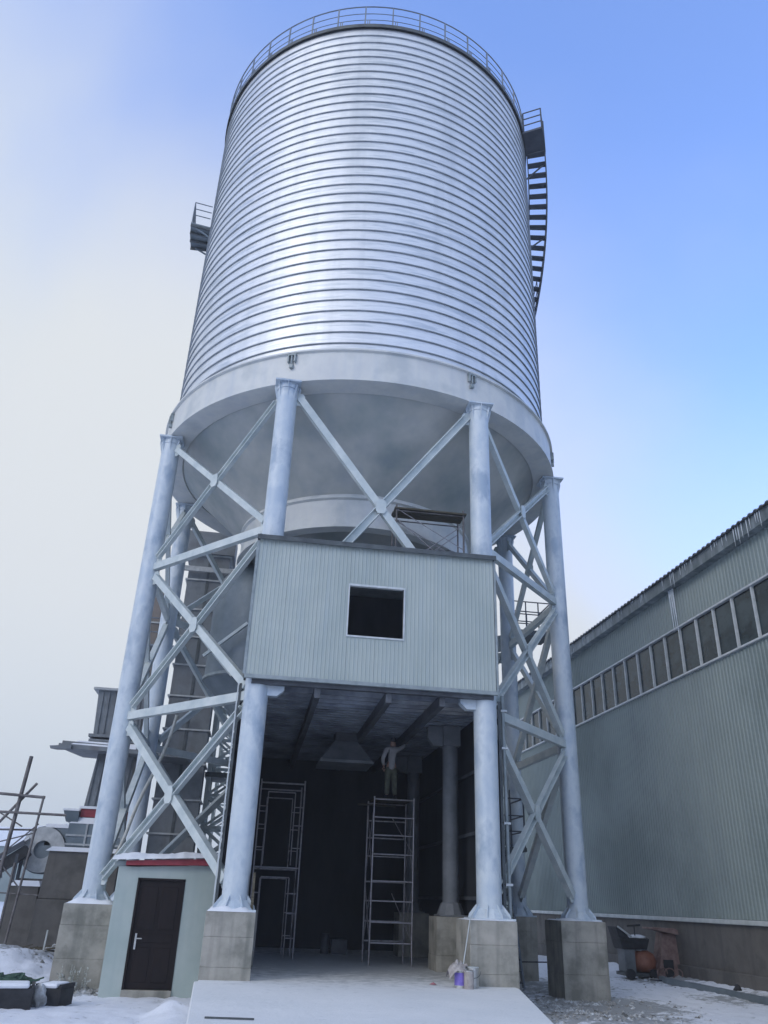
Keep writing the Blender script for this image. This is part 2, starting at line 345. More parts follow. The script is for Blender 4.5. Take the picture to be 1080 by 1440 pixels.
# columns
ANG = [-24.44, 24.44, -70.1, 70.1, -112.74, 112.74, -155.6, 155.6]; RC = 6.676
def cpos(k, r=RC): return (r*math.sin(R(k)), -r*math.cos(R(k)))
c0 = M().tube((0, 0, 1.30), (0, 0, 14.30), .28, 28).build('column', MT['paint'], silo, loc=(0, 0, 1.2))
bf = M().box(-.46, .46, -.46, .46, 1.205, 1.245).lathe([(.44, 1.245), (.42, 1.28), (.32, 1.40), (.285, 1.43)], 12, smooth=False).build('base_flange', MT['paint'], c0, loc=(0, 0, 1.2), bevel=.006)
gm = M()
for k in range(8):
    a = R(45*k+22.5); u = Vector((math.cos(a), math.sin(a), 0)); v = Vector((-u.y, u.x, 0))*.009
    q = [u*.25+Vector((0, 0, 1.245)), u*.47+Vector((0, 0, 1.245)), u*.45+Vector((0, 0, 1.32)), u*.285+Vector((0, 0, 1.52)), u*.25+Vector((0, 0, 1.52))]
    gm.add([x-v for x in q]+[x+v for x in q], [(4,3,2,1,0),(5,6,7,8,9)]+[(i, (i+1) % 5, 5+(i+1) % 5, 5+i) for i in range(5)])
gm.tube((0, 0, 1.246), (0, 0, 1.25), .3, 12)
bg_ = gm.build('base_gussets', MT['paint'], c0, loc=(0, 0, 1.2))
cm = M().box(-.36, .36, -.36, .36, 14.44, 14.49).tube((0, 0, 14.28), (0, 0, 14.44), .30, 24)
for k in range(8):
    a = R(45*k); u = Vector((math.cos(a), math.sin(a), 0)); v = Vector((-u.y, u.x, 0))*.01
    q = [u*.26+Vector((0, 0, 14.0)), u*.285+Vector((0, 0, 14.0)), u*.37+Vector((0, 0, 14.36)), u*.37+Vector((0, 0, 14.44)), u*.26+Vector((0, 0, 14.44))]
    cm.add([x-v for x in q]+[x+v for x in q], [(4,3,2,1,0),(5,6,7,8,9)]+[(i, (i+1) % 5, 5+(i+1) % 5, 5+i) for i in range(5)])
cap = cm.build('cap_plate', MT['paint'], c0, loc=(0, 0, 1.2))
for i, k in enumerate(ANG):
    x, y = cpos(k)
    if i == 0: c0.location = (x, y, 0)
    else:
        c = again(c0, (x, y, 0))
        for ch in (bf, bg_, cap): again(ch, ch.location, parent=c)
# lifting lugs on the ring girder
lug = M().box(-.13, .13, -.10, .0, 0, .05).box(-.12, -.08, -.10, 0, -.22, 0).box(.08, .12, -.10, 0, -.22, 0).tube((0, -.06, -.28), (0, -.06, .09), .03, 8).box(-.05, .05, -.09, 0, -.42, -.30).build('girder_lug', MT['trim'], silo, loc=(0, 0, 0))
for i, k in enumerate([-23.7, 21.7, -70.8, 69, -112, 112, -157, 157]):
    x, y = cpos(k, 6.77); lo = (x, y, 15.42-1.2)
    if i == 0: lug.location = lo; lug.rotation_euler.z = R(k)
    else: again(lug, lo, rz=R(k))
# bracing
def lerp(a, b_, t): return tuple(a[i]+(b_[i]-a[i])*t for i in range(3))
def gusset(p, d, nrm, w_, h_, name='gusset_plate'):
    d = Vector(d).normalized(); nrm = Vector(nrm).normalized(); up = Vector((0, 0, 1)); p = Vector(p)
    pts = [(-w_, -h_*.55), (-w_*.6, -h_), (w_*.6, -h_), (w_, -h_*.55), (w_, h_*.55), (w_*.6, h_), (-w_*.6, h_), (-w_, h_*.55)]
    q = [p+d*a+up*b_ for a, b_ in pts]; t = nrm*.012
    M().add([x-t for x in q]+[x+t for x in q], [tuple(range(7, -1, -1)), tuple(range(8, 16))]+[(i, (i+1) % 8, 8+(i+1) % 8, 8+i) for i in range(8)]).build(name, MT['brace'], silo)
def bay(k1, k2, panels, horiz=True, ends=.36):
    x1, y1 = cpos(k1); x2, y2 = cpos(k2); d = Vector((x2-x1, y2-y1, 0)); ln = d.length; d.normalize(); nrm = Vector((d.y, -d.x, 0))
    A = Vector((x1, y1, 0))+d*ends; B = Vector((x2, y2, 0))-d*ends
    def P(V, z): return (V.x, V.y, z)
    for (z0, z1, wa, wb) in panels:
        # falling box brace (outer), rising channel (a little inside)
        off = nrm*.0
        M().bar(P(A, z1), P(B, z0), wa, wa*.85, up=nrm).build('diagonal_brace', MT['brace'], silo)
        p = Vector(P(A, z0)); q = Vector(P(B, z1)); dd = (q-p).normalized(); side = dd.cross(nrm).normalized()
        ch = M().bar(p, q, wb, .03, up=nrm)
        for s in (-1, 1):
            ch.bar(p+side*s*wb*.5+nrm*.05, q+side*s*wb*.5+nrm*.05, .025, .13, up=nrm)
        ch.build('channel_brace', MT['brace'], silo)
        mid = lerp(P(A, (z0+z1)/2), P(B, (z0+z1)/2), .5)
        gusset(Vector(mid)+nrm*.125, d, nrm, .14, .2)
        for V, s in ((A, -1), (B, 1)):
            for z in (z0+.03, z1-.03): gusset(Vector(P(V, z))+d*s*.03, d, nrm, .17, .2)
    if horiz:
        for z in horiz: M().bar(P(A, z)-Vector(d*.1) if 0 else tuple(Vector(P(A, z))-d*.1), tuple(Vector(P(B, z))+d*.1), .16, .21).build('ring_strut', MT['brace'], silo)
full = [(1.80, 5.45, .20, .17), (6.0, 9.75, .19, .16), (10.35, 14.05, .17, .15)]
for k1, k2 in ((-70.1, -24.44), (24.44, 70.1), (-112.74, -70.1), (70.1, 112.74), (-155.6, -112.74), (112.74, 155.6)):
    if k1 in (24.44,):   # keep the box braces falling outward on the right-hand side too
        bay(k1, k2, full, (5.75, 10.08))
    else: bay(k1, k2, full, (5.75, 10.08))
bay(-24.44, 24.44, [(7.75, 14.1, .20, .19)], False)
bay(155.6, 204.4, [(9.72, 14.1, .20, .19)], False)

# inner columns carrying the lower ring
ic = thing('inner_column', 'slim pale round column standing on its own pedestal inside the dark bay, right of the scaffold tower', 'column', (2.69, -2.69, 1.2))
M().tube((2.69, -2.69, 1.35), (2.69, -2.69, 11.3), .21, 24).build('column_shaft', MT['bay_shade_hood'], ic)
M().box(2.69-.36, 2.69+.36, -2.69-.36, -2.69+.36, 1.205, 1.245).lathe([(.36, 1.245), (.34, 1.3), (.26, 1.5), (.215, 1.53)], 10, c=(2.69, -2.69), smooth=False).build('base_flange', MT['bay_shade_hood'], ic)
M().prism([(2.05, 5.62), (2.2, 5.42), (2.5, 5.42), (2.5, 5.95), (2.05, 5.95)], 'y', -2.8, -2.58).build('corbel', MT['bay_shade_hood'], ic)
M().box(2.69-.24, 2.69+.24, -2.69-.24, -2.69+.24, 5.42, 5.95).build('collar', MT['bay_shade_hood'], ic)
def copy_tree(o, loc, label=None):
    c = again(o, loc)
    if label: c['label'] = label
    for ch in [x for x in bpy.data.objects if x.parent == o]:
        d = again(ch, ch.location, parent=c)
    return c
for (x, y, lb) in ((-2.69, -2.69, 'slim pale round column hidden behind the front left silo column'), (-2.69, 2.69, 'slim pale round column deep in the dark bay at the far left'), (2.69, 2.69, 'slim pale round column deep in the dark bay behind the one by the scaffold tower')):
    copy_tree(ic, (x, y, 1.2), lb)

# ------------------------------------------------------------------ concrete pedestals
def pedestal(x, y, hx, hy, label, joints=(.24, .80), group='concrete pedestals under the silo columns', top=1.2):
    t = thing('concrete_pedestal', label, 'pedestal', (x, y, GZ-.15), group)
    zs = [GZ-.15]+list(joints)+[top]
    for i in range(len(zs)-1):
        e = random.uniform(-.008, .008)
        M().box(x-hx-e, x+hx+e, y-hy-e, y+hy+e, zs[i]+(.001 if i else 0), zs[i+1]-.001).build('concrete_lift', MT['conc'], t, bevel=.008)
    return t
pedestal(-2.80, -6.08, .50, .60, 'formwork-marked concrete pedestal under the front left column, just right of the brown door', (.22, .75))
pedestal(2.68, -6.08, .52, .60, 'concrete pedestal under the front right column with paint tins at its foot', (.22, .75))
pedestal(-6.24, -2.27, .57, .60, 'outermost left concrete pedestal with a frosted weed at its foot, left of the brown door', (.05, .75))
pedestal(6.16, -2.27, .60, .62, 'outermost right concrete pedestal standing in the trodden snow before the warehouse', (-.0, .72))
pedestal(-6.15, 2.58, .55, .6, 'concrete pedestal hidden behind the pale green hut')
pedestal(6.05, 2.70, .55, .6, 'shaded concrete pedestal seen between the two right-hand pedestals')
pedestal(-2.76, 6.08, .5, .5, 'rear left concrete pedestal hidden behind the dark bay')
pedestal(2.76, 6.08, .5, .5, 'rear right concrete pedestal hidden behind the dark bay')
for x, y, lb in ((2.69, -2.69, 'shaded concrete pedestal inside the bay under the slim inner column'), (-2.69, -2.69, 'shaded inner pedestal behind the front left pedestal'), (-2.69, 2.69, 'inner pedestal far back on the left of the dark bay'), (2.69, 2.69, 'inner pedestal far back on the right of the dark bay')):
    pedestal(x, y, .47, .47, lb, (.35,), 'inner pedestals in the bay')
# wind-blown snow lying on the pedestal tops, round the column feet
def snowcap(x, y, hx, hy, z, h, label, k=0):
    n = 14; vs = []; 
    for j in range(n+1):
        for i in range(n+1):
            u = i/n*2-1; v = j/n*2-1; e = max(0, 1-max(abs(u), abs(v))**6)
            hh = h*e*(.55+.8*noise.noise(Vector((u*1.7+k, v*1.7+x, y))))+.004
            vs.append((x+u*hx*(1+.02*noise.noise(Vector((v*4, k, 0)))), y+v*hy, z+max(.004, hh)))
    fs = [(j*(n+1)+i, j*(n+1)+i+1, (j+1)*(n+1)+i+1, (j+1)*(n+1)+i) for j in range(n) for i in range(n)]
    o = M().add(vs, fs, True).build('snow_patch', MT['snow']); setp(o, label, 'snow'); return o
snowcap(-2.80, -6.08, .49, .59, 1.2, .14, 'thin snow on top of the front left pedestal beside the door', 1)
snowcap(-6.24, -2.27, .56, .59, 1.2, .16, 'thin snow on top of the outermost left pedestal', 2)
snowcap(2.68, -6.08, .51, .59, 1.2, .05, 'thin snow on top of the front right pedestal above the paint tins', 3)
snowcap(6.16, -2.27, .59, .61, 1.2, .05, 'thin snow on top of the outermost right pedestal', 4)

# ------------------------------------------------------------------ clad loading bay under the silo
bayo = thing('loading_bay', 'pale blue-grey sheet-clad box with a square dark window above the open drive-through bay', 'building', (0, -6.5, 0))
XE = [-3.05, -2.28, -1.51, -.74, -.06, .62, 1.39, 2.16, 2.94]; YF = -6.5
def ribbed(x0, x1, z0, z1, y, pitch=.1, d=.009):
    mm = M(); n = max(1, round((x1-x0)/pitch)); st = (x1-x0)/n; pr = []
    for i in range(n):
        a = x0+i*st
        pr += [(a, y), (a+st*.62, y), (a+st*.72, y-d), (a+st*.90, y-d)]
    pr.append((x1-.003, y))
    pr += [(x1-.003, y+.05), (x0, y+.05)]
    mm.prism([(p[0], p[1]) for p in pr], 'z', z0, z1)
    return mm
for a, b_ in zip(XE, XE[1:]):
    segs = [(6.12, 9.56)] if not (a >= -.75 and b_ <= .63) else [(6.12, 7.20), (8.55, 9.56)]
    for z0, z1 in segs:
        ribbed(a, b_, z0, z1, YF+random.uniform(-.0015, .0015)).build('wall_panel', MT['facade'], bayo)
wf = M().box(-.775, .655, YF-.03, YF+.08, 8.50, 8.55).box(-.775, .655, YF-.03, YF+.08, 7.19, 7.23).box(-.775, -.74, YF-.03, YF+.08, 7.23, 8.50).box(.62, .655, YF-.03, YF+.08, 7.23, 8.50).build('window_frame', MT['white_frame'], bayo)
M().box(-3.12, 3.0, YF-.12, YF+.22, 9.565, 9.62).box(-3.12, 3.0, YF-.125, YF-.10, 9.50, 9.565).build('parapet_flashing', MT['dark_steel'], bayo)
M().box(-3.08, 2.98, YF-.035, YF+.06, 6.03, 6.115).build('bottom_trim', MT['trim'], bayo)
for xa, xb in ((-3.12, -3.055), (2.945, 3.0)): M().box(xa, xb, YF-.02, YF+.06, 6.117, 9.49).build('corner_trim', MT['trim'], bayo)
for sx, nm in ((-1, 'left'), (1, 'right')):
    x = 3.03*sx
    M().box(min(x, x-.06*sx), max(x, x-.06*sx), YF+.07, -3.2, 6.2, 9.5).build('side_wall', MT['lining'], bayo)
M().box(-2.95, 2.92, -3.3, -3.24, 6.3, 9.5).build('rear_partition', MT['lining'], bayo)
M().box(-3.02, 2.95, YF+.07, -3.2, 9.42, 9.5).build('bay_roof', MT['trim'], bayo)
# lower lining: side walls from slab to deck, rear wall
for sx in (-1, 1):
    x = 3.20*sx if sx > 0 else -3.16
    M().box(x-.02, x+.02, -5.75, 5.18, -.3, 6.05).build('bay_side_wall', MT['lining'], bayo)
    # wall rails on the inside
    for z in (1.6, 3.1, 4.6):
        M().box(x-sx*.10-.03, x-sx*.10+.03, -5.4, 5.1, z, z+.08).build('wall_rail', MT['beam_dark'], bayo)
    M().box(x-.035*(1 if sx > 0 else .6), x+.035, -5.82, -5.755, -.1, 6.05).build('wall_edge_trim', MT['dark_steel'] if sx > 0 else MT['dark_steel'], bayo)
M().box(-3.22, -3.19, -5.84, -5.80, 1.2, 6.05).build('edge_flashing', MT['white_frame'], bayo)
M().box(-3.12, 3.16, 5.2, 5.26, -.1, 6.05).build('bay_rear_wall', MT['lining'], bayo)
# deck over the bay: sheet with folds, joists, main beams; front strip is open between joists
dk = M()
yy = -3.95
while yy < 5.0:
    dk.hexa([(-3.1, yy, 5.98), (3.1, yy, 5.98), (3.1, yy+.16, 5.98), (-3.1, yy+.16, 5.98), (-3.1, yy, 6.06), (3.1, yy, 6.06), (3.1, yy+.16, 6.06), (-3.1, yy+.16, 6.06)])
    yy += .30
o = dk.build('deck_folds', MT['decking'], bayo); o['kind'] = 'stuff'
M().box(-3.2, 3.26, -4.1, 5.3, 6.065, 6.12).build('deck_sheet', MT['decking'], bayo)
for y in (-5.6, -5.15, -4.7, -4.28):
    M().box(-2.5, 3.05, y, y+.09, 5.98, 6.10).build('joist', MT['decking'], bayo)
for x in (-1.35, .35, 1.65):
    M().box(x-.07, x+.07, -6.3, 5.15, 5.72, 5.97).build('main_beam', MT['beam_dark'], bayo)
M().box(-2.9, 2.9, -6.40, -6.25, 5.94, 6.10).build('front_beam', MT['beam_dark'], bayo)
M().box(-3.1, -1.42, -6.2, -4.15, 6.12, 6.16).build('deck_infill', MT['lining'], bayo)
for s in (-1, 1):
    x0 = s*2.52
    M().prism([(s*2.52, 5.72), (s*2.28, 5.72), (s*2.12, 5.86), (s*2.12, 6.09), (s*2.52, 6.09)], 'y', -6.2, -5.98).build('corbel', MT['paint'], silo)

# loading spout under the deck
sp = thing('loading_spout', 'grey-brown pyramid loading hood hanging under the bay ceiling', 'hood', (0, -.6, 5.9))
def frus(x0, x1, y0, y1, za, X0, X1, Y0, Y1, zb):
    return M().hexa([(x0,y0,za),(x1,y0,za),(x1,y1,za),(x0,y1,za),(X0,Y0,zb),(X1,Y0,zb),(X1,Y1,zb),(X0,Y1,zb)])
frus(-.80, .72, -1.3, .2, 5.12, -.38, .30, -.9, -.2, 5.72).build('hood_skirt', MT['bay_shade_hood'], sp)
M().box(-.82, .74, -1.32, .22, 5.05, 5.13).build('hood_rim', MT['bay_shade_hood'], sp)
M().box(-.36, .28, -.88, -.22, 5.72, 6.0).build('hood_neck', MT['beam_dark'], sp)

# drain pipe on the bay's right edge
dp = thing('drain_pipe', 'thin grey pipe with clamps running up the right edge of the bay', 'pipe', (3.34, -5.75, .5))
M().tube((3.34, -5.75, .9), (3.30, -5.75, 6.2), .045, 12).build('pipe_run', MT['trim'], dp)
for z in (1.9, 3.2, 4.9, 5.8): M().box(3.20, 3.40, -5.82, -5.68, z, z+.05).build('pipe_clamp', MT['white_frame'], dp)

# ------------------------------------------------------------------ hut with the brown door
hut = thing('green_hut', 'small pale green rendered hut with a red eave band under snow, squeezed between two pedestals', 'hut', (-4.4, -4, GZ))
YH = -4.0
M().box(-5.52, -5.04, YH, -1.0, GZ-.1, 2.03).build('wall', MT['wallgreen'], hut)
M().box(-3.96, -3.22, YH, -1.0, GZ-.1, 2.10).build('wall', MT['wallgreen'], hut)
M().hexa([(-5.04, YH, 1.78), (-3.96, YH, 1.78), (-3.96, -1, 1.78), (-5.04, -1, 1.78), (-5.04, YH, 2.035), (-3.96, YH, 2.09), (-3.96, -1, 2.09), (-5.04, -1, 2.035)]).build('wall_over_door', MT['wallgreen'], hut)
M().box(-5.04, -3.96, YH+.35, YH+.4, GZ-.1, 1.78).build('inner_wall', MT['lining'], hut)
dr = M().box(-5.0, -4.0, YH+.05, YH+.09, GZ+.13, 1.75).build('door', MT['door'], hut, bevel=.004)
for (x0, x1, z0, z1) in ((-4.9, -4.55, .75, 1.62), (-4.45, -4.1, .75, 1.62), (-4.9, -4.1, .48, .65), (-4.9, -4.55, -.3, .38), (-4.45, -4.1, -.3, .38)):
    M().box(x0, x1, YH+.035, YH+.05, z0, z1).build('door_panel', MT['door'], dr, bevel=.006)
M().box(-4.92, -4.88, YH+.01, YH+.05, .34, .66).tube((-4.9, YH-.04, .56), (-4.76, YH-.04, .56), .012, 8).tube((-4.9, YH-.04, .56), (-4.9, YH+.02, .56), .012, 8).build('handle', MT['tin'], dr)
M().box(-5.04, -4.995, YH-.015, YH+.1, GZ+.1, 1.79).box(-4.005, -3.96, YH-.015, YH+.1, GZ+.1, 1.79).box(-5.04, -3.96, YH-.015, YH+.1, 1.755, 1.80).build('door_frame', MT['door'], hut)
M().box(-5.04, -3.96, YH-.06, YH+.1, GZ-.1, GZ+.12).build('door_sill', MT['conc'], hut, bevel=.01)
M().hexa([(-5.35, YH-.14, 2.05), (-3.20, YH-.14, 2.12), (-3.20, -.9, 2.12), (-5.35, -.9, 2.05), (-5.35, YH-.14, 2.15), (-3.20, YH-.14, 2.27), (-3.20, -.9, 2.27), (-5.35, -.9, 2.15)]).build('eave_band', MT['red'], hut)
M().hexa([(-5.62, YH-.02, 2.03), (-5.35, YH-.02, 2.04), (-5.35, -.9, 2.04), (-5.62, -.9, 2.03), (-5.62, YH-.02, 2.13), (-5.35, YH-.02, 2.15), (-5.35, -.9, 2.15), (-5.62, -.9, 2.13)]).build('roof_edge', MT['trim'], hut)
n = 40; vs = []
for j in range(13):
    for i in range(n+1):
        x = -5.66+2.48*i/n; y = YH-.22+3.2*j/12
        e = 0 if j in (0,) else 1
        z = 2.16+(x+5.6)*.052+(.13+.06*noise.noise(Vector((x*2.2, y*2, 3)))+.03*noise.noise(Vector((x*7, y*7, 3))))*e
        vs.append((x, y+(.05*noise.noise(Vector((x*5, 0, 8))) if j < 2 else 0), z))
fs = [(j*(n+1)+i, j*(n+1)+i+1, (j+1)*(n+1)+i+1, (j+1)*(n+1)+i) for j in range(12) for i in range(n)]
M().add(vs, fs, True).build('roof_snow', MT['snow'], hut)
M().box(-5.56, -3.2, YH+.02, -.9, 2.12, 2.16).build('roof', MT['trim'], hut)

# pale hose hanging in the left bay
m = M(); pts = []
for i in range(25):
    t = i/24; pts.append((-5.0-1.2*t+.05*math.sin(t*9), -1.2, 6.1-4.0*t-.5*math.sin(t*math.pi)*.6))
o = m.path(pts, .045, 8).build('cable_conduit', MT['pipe']); setp(o, 'pale bent hose hanging between the two left-hand columns behind the outermost one', 'hose')

# ------------------------------------------------------------------ domed bin beside the bay
bn = thing('domed_bin', 'dark blue-grey domed steel bin behind the left edge of the clad box', 'bin', (-3.05, 1, 7))
M().lathe([(.001, 11.85), (.5, 11.78), (.95, 11.5), (1.28, 11.1), (1.46, 10.6), (1.5, 10.0), (1.5, 7.6)], 48, c=(-3.05, 1)).build('bin_body', MT['bin'], bn)
M().lathe([(1.5, 7.6), (.35, 6.5), (.35, 6.2)], 40, c=(-3.05, 1)).build('bin_cone', MT['bin'], bn)
M().lathe([(1.51, 7.62), (1.56, 7.64), (1.56, 7.72), (1.51, 7.74)], 40, c=(-3.05, 1), smooth=False).build('bin_ring', MT['trim'], bn)
M().bar((-4.55, -.4, 8.1), (-3.3, -.9, 9.1), .09).build('bin_strut', MT['brace'], bn)
M().bar((-4.7, -.3, 8.7), (-3.6, -.6, 7.5), .10).build('bin_strut', MT['brace'], bn)

# ------------------------------------------------------------------ bucket elevator casings
def casing(x0, x1, y0, y1, z0, zs, mt, label, split=True, fl=.07):
    t = thing('bucket_elevator', label, 'elevator shaft', ((x0+x1)/2, (y0+y1)/2, z0))
    zz = [z0]+zs
    for a, b_ in zip(zz, zz[1:]):
        s = M().box(x0, x1, y0, y1, a+.03, b_-.03).build('casing_section', MT[mt], t)
        if split: M().box((x0+x1)/2-.05, (x0+x1)/2+.05, y0-.03, y0-.002, a+.03, b_-.03).build('centre_strip', MT['dark_steel'], s)
        M().box(x0-fl, x1+fl, y0-fl, y1+fl, b_-.03, b_+.03).build('flange', MT['flange'], s)
    return t
e1 = casing(-6.12, -4.52, 6.0, 7.1, -.5, [1.0, 2.2, 3.37, 4.52, 5.77, 6.99, 8.22, 9.42, 10.54, 11.67, 12.92, 14.0], 'casing', 'wide dark grey bucket elevator shaft with pale joint flanges, rising between the left columns')
M().box(-6.3, -4.35, 5.8, 7.3, 14.03, 15.0).build('head_housing', MT['casing'], e1)
M().box(-6.5, -3.9, 5.7, 5.8, 13.2, 13.4).build('head_beam', MT['flange'], e1)
casing(-7.55, -6.95, 6.0, 6.7, -.5, [1.2, 2.6, 4.0, 5.4, 6.8, 8.2, 9.6, 11.0, 12.4], 'casing_tan', 'narrow tan-brown elevator shaft showing just right of the outermost left column', False, .05)
# small service platform between shafts
sv = thing('service_platform', 'small railed service platform halfway up beside the dark elevator shaft', 'platform', (-6.5, 5.6, 9.9))
M().box(-7.4, -6.0, 5.2, 5.95, 9.86, 9.92).build('platform_floor', MT['rail'], sv)
for x in (-7.35, -6.7, -6.05): M().tube((x, 5.22, 9.92), (x, 5.22, 11.0), .025, 6).build('post', MT['rail'], sv)
for z in (10.4, 10.95): M().tube((-7.35, 5.22, z), (-6.05, 5.22, z), .022, 6).build('handrail', MT['rail'], sv)

# stair tower / lattice mast right of the shaft
def lattice(name, label, cat, x0, x1, y0, y1, z0, z1, step, r, mt, floors=(), brace='diagonal_rod'):
    t = thing(name, label, cat, ((x0+x1)/2, (y0+y1)/2, z0))
    for x in (x0, x1):
        for y in (y0, y1): M().bar((x, y, z0), (x, y, z1), r*2.2).build('corner_post', MT[mt], t)
    z = z0; k = 0
    while z+step <= z1+.01:
        for (p, q) in (((x0, y0), (x1, y0)), ((x1, y0), (x1, y1)), ((x1, y1), (x0, y1)), ((x0, y1), (x0, y0))):
            M().bar((*p, z+step), (*q, z+step), r*1.5).build('cross_bar', MT[mt], t)
            if k % 2 or 1:
                M().bar((*p, z), (*q, z+step), r*1.2).build(brace, MT[mt], t)
                M().bar((*q, z), (*p, z+step), r*1.2).build(brace, MT[mt], t)
        z += step; k += 1
    for z in floors: M().box(x0-.15, x1+.2, y0-.1, y1+.1, z-.12, z+.05).build('landing', MT['dark_steel'], t)
    return t
lattice('lattice_mast', 'cross-braced grey lattice mast behind the front left column', 'lattice tower', -4.35, -2.85, 7.0, 8.4, 2.6, 10.4, 1.12, .075, 'brace', (5.6,))
M().box(-4.45, -2.6, 6.9, 8.6, -.6, 2.6).build('mast_base', MT['casing'], bpy.data.objects['lattice_mast'])

lattice('lattice_mast', 'thinner pale lattice mast standing behind the cross-braced mast, further from the silo', 'lattice tower', -4.15, -2.75, 9.4, 10.6, 2.0, 12.6, .95, .045, 'brace')
# ------------------------------------------------------------------ dust hopper plant at the far left
hp = thing('dust_hopper', 'dark grey ribbed hopper tower with a jutting platform and red band, left of the silo', 'hopper', (-8.2, 5.6, 2.65))
frus(-8.42, -6.9, 5.0, 6.4, 6.45, -8.50, -6.8, 4.95, 6.5, 8.0).build('upper_casing', MT['casing'], hp)
for i in range(7):
    x = -8.30+i*.22; M().bar((x, 4.965, 6.5), (x-.02, 4.93, 7.95), .035).build('stiffening_rib', MT['casing'], hp)
M().box(-8.66, -6.7, 4.8, 6.6, 8.0, 8.08).build('top_flange', MT['flange'], hp)
M().box(-8.55, -6.75, 4.85, 6.55, 6.35, 6.45).box(-8.52, -6.78, 4.88, 6.52, 6.2, 6.28).build('mid_flange', MT['casing'], hp)
M().hexa([(-9.35, 4.3, 5.84), (-5.0, 4.3, 5.72), (-5.0, 6.4, 5.72), (-8.9, 6.4, 5.84), (-9.35, 4.3, 5.98), (-5.0, 4.3, 5.86), (-5.0, 6.4, 5.86), (-8.9, 6.4, 5.98)]).build('platform_slab', MT['casing'], hp)
M().hexa([(-9.0, 4.45, 5.985), (-6.8, 4.45, 5.93), (-6.8, 6.2, 5.93), (-8.7, 6.2, 5.985), (-8.8, 4.7, 6.16), (-6.8, 4.7, 6.14), (-6.8, 6.2, 6.14), (-8.6, 6.2, 6.16)]).build('platform_snow', MT['snow'], hp)
M().bar((-9.3, 4.6, 6.05), (-7.2, 4.6, 5.98), .12).build('kerb_beam', MT['casing'], hp)
M().hexa([(-9.55, 4.15, 5.76), (-8.9, 4.2, 5.80), (-8.9, 4.5, 5.80), (-9.4, 4.5, 5.78), (-9.6, 4.15, 5.86), (-8.9, 4.2, 5.93), (-8.9, 4.5, 5.93), (-9.4, 4.5, 5.88)]).build('broken_edge', MT['casing'], hp)
frus(-8.30, -6.9, 5.1, 6.4, 4.0, -8.15, -6.9, 5.1, 6.4, 5.83).build('lower_casing', MT['casing'], hp)
for i in range(6):
    x = -8.18+i*.23; M().bar((x-.02, 5.06, 4.05), (x+.06, 5.06, 5.7), .035).build('stiffening_rib', MT['casing'], hp)
M().box(-8.34, -6.85, 4.98, 6.5, 3.72, 3.98).build('red_band', MT['red'], hp)
M().box(-8.40, -6.80, 4.92, 6.55, 3.98, 4.06).build('band_snow', MT['snow'], hp)
frus(-8.75, -8.36, 4.9, 5.6, 3.55, -8.86, -8.36, 4.8, 5.7, 3.88).build('side_hood', MT['bin'], hp)
M().box(-8.88, -8.35, 4.78, 5.72, 3.885, 3.95).build('side_hood_snow', MT['snow'], hp)
M().box(-8.62, -6.9, 4.9, 6.6, 2.78, 3.5).build('lower_cabinet', MT['bin'], hp)
M().hexa([(-8.64, 4.88, 3.5), (-6.9, 4.88, 3.5), (-6.9, 6.6, 3.5), (-8.64, 6.6, 3.5), (-8.35, 5.0, 3.70), (-6.9, 5.0, 3.70), (-6.9, 6.5, 3.7), (-8.35, 6.5, 3.70)]).build('cabinet_snow', MT['snow'], hp)
for z in (3.1, 2.82): M().box(-8.66, -6.9, 4.86, 4.895, z, z+.06).build('cabinet_rib', MT['flange'], hp)
for x in (-8.05, -7.5): M().box(x, x+.06, 4.85, 4.895, 2.8, 3.5).build('cabinet_rib', MT['flange'], hp)
pdz = thing('concrete_plinth', 'tall dark concrete plinth under the dust hopper, behind the outermost left pedestal', 'plinth', (-8.2, 5.7, GZ))
frus(-9.22, -6.8, 4.7, 7.0, GZ-.2, -9.14, -6.8, 4.75, 6.9, 1.2).build('concrete_lift', MT['conc_dark'], pdz, bevel=.02)
frus(-9.12, -6.8, 4.77, 6.9, 1.21, -9.06, -6.8, 4.8, 6.9, 2.62).build('concrete_lift', MT['conc_dark'], pdz, bevel=.02)
frus(-9.16, -6.8, 4.7, 6.9, 2.62, -9.0, -6.8, 4.85, 6.9, 2.76).build('snow_cap', MT['snow'], pdz)
# fan volute behind
fn = thing('blower_fan', 'round grey blower casing capped with snow left of the tall plinth', 'fan', (-9.9, 8, 1))
M().lathe([(.001, 0), (.78, 0), (.8, .04), (.8, .56), (.78, .6), (.001, .6)], 32, smooth=False).build('volute', MT['bin'], fn, loc=(0, 0, 0))
v = bpy.data.objects['volute']; v.location = (0, -.4, 1.75); v.rotation_euler = (R(-90), 0, 0)
ol = M().lathe([(.3, -.05), (.34, 0), (.74, .0), (.76, -.05), (.3, -.05)], 28, smooth=False).build('inlet_ring', MT['flange'], fn, loc=(0, 0, 0)); ol.location = (0, -.46, 1.75); ol.rotation_euler = (R(-90), 0, 0)
M().box(-9.9, -8.9, 7.6, 8.2, 2.9, 3.5).build('outlet_duct', MT['bin'], fn)
M().box(-9.95, -8.85, 7.55, 8.25, 3.5, 3.62).build('duct_snow', MT['snow'], fn)
M().hexa([(-10.6, 7.6, 3.38), (-9.3, 7.6, 3.5), (-9.3, 8.2, 3.5), (-10.6, 8.2, 3.38), (-10.4, 7.7, 3.52), (-9.3, 7.7, 3.66), (-9.3, 8.2, 3.66), (-10.4, 8.2, 3.52)]).build('volute_snow', MT['snow'], fn)
M().box(-10.5, -9.2, 7.5, 8.3, GZ-.1, 1.8).build('fan_foot', MT['conc_dark'], fn)
lb = thing('low_plinth', 'low dark concrete block with a snowy top, furthest left beside the tall plinth', 'plinth', (-9.8, 6, GZ))
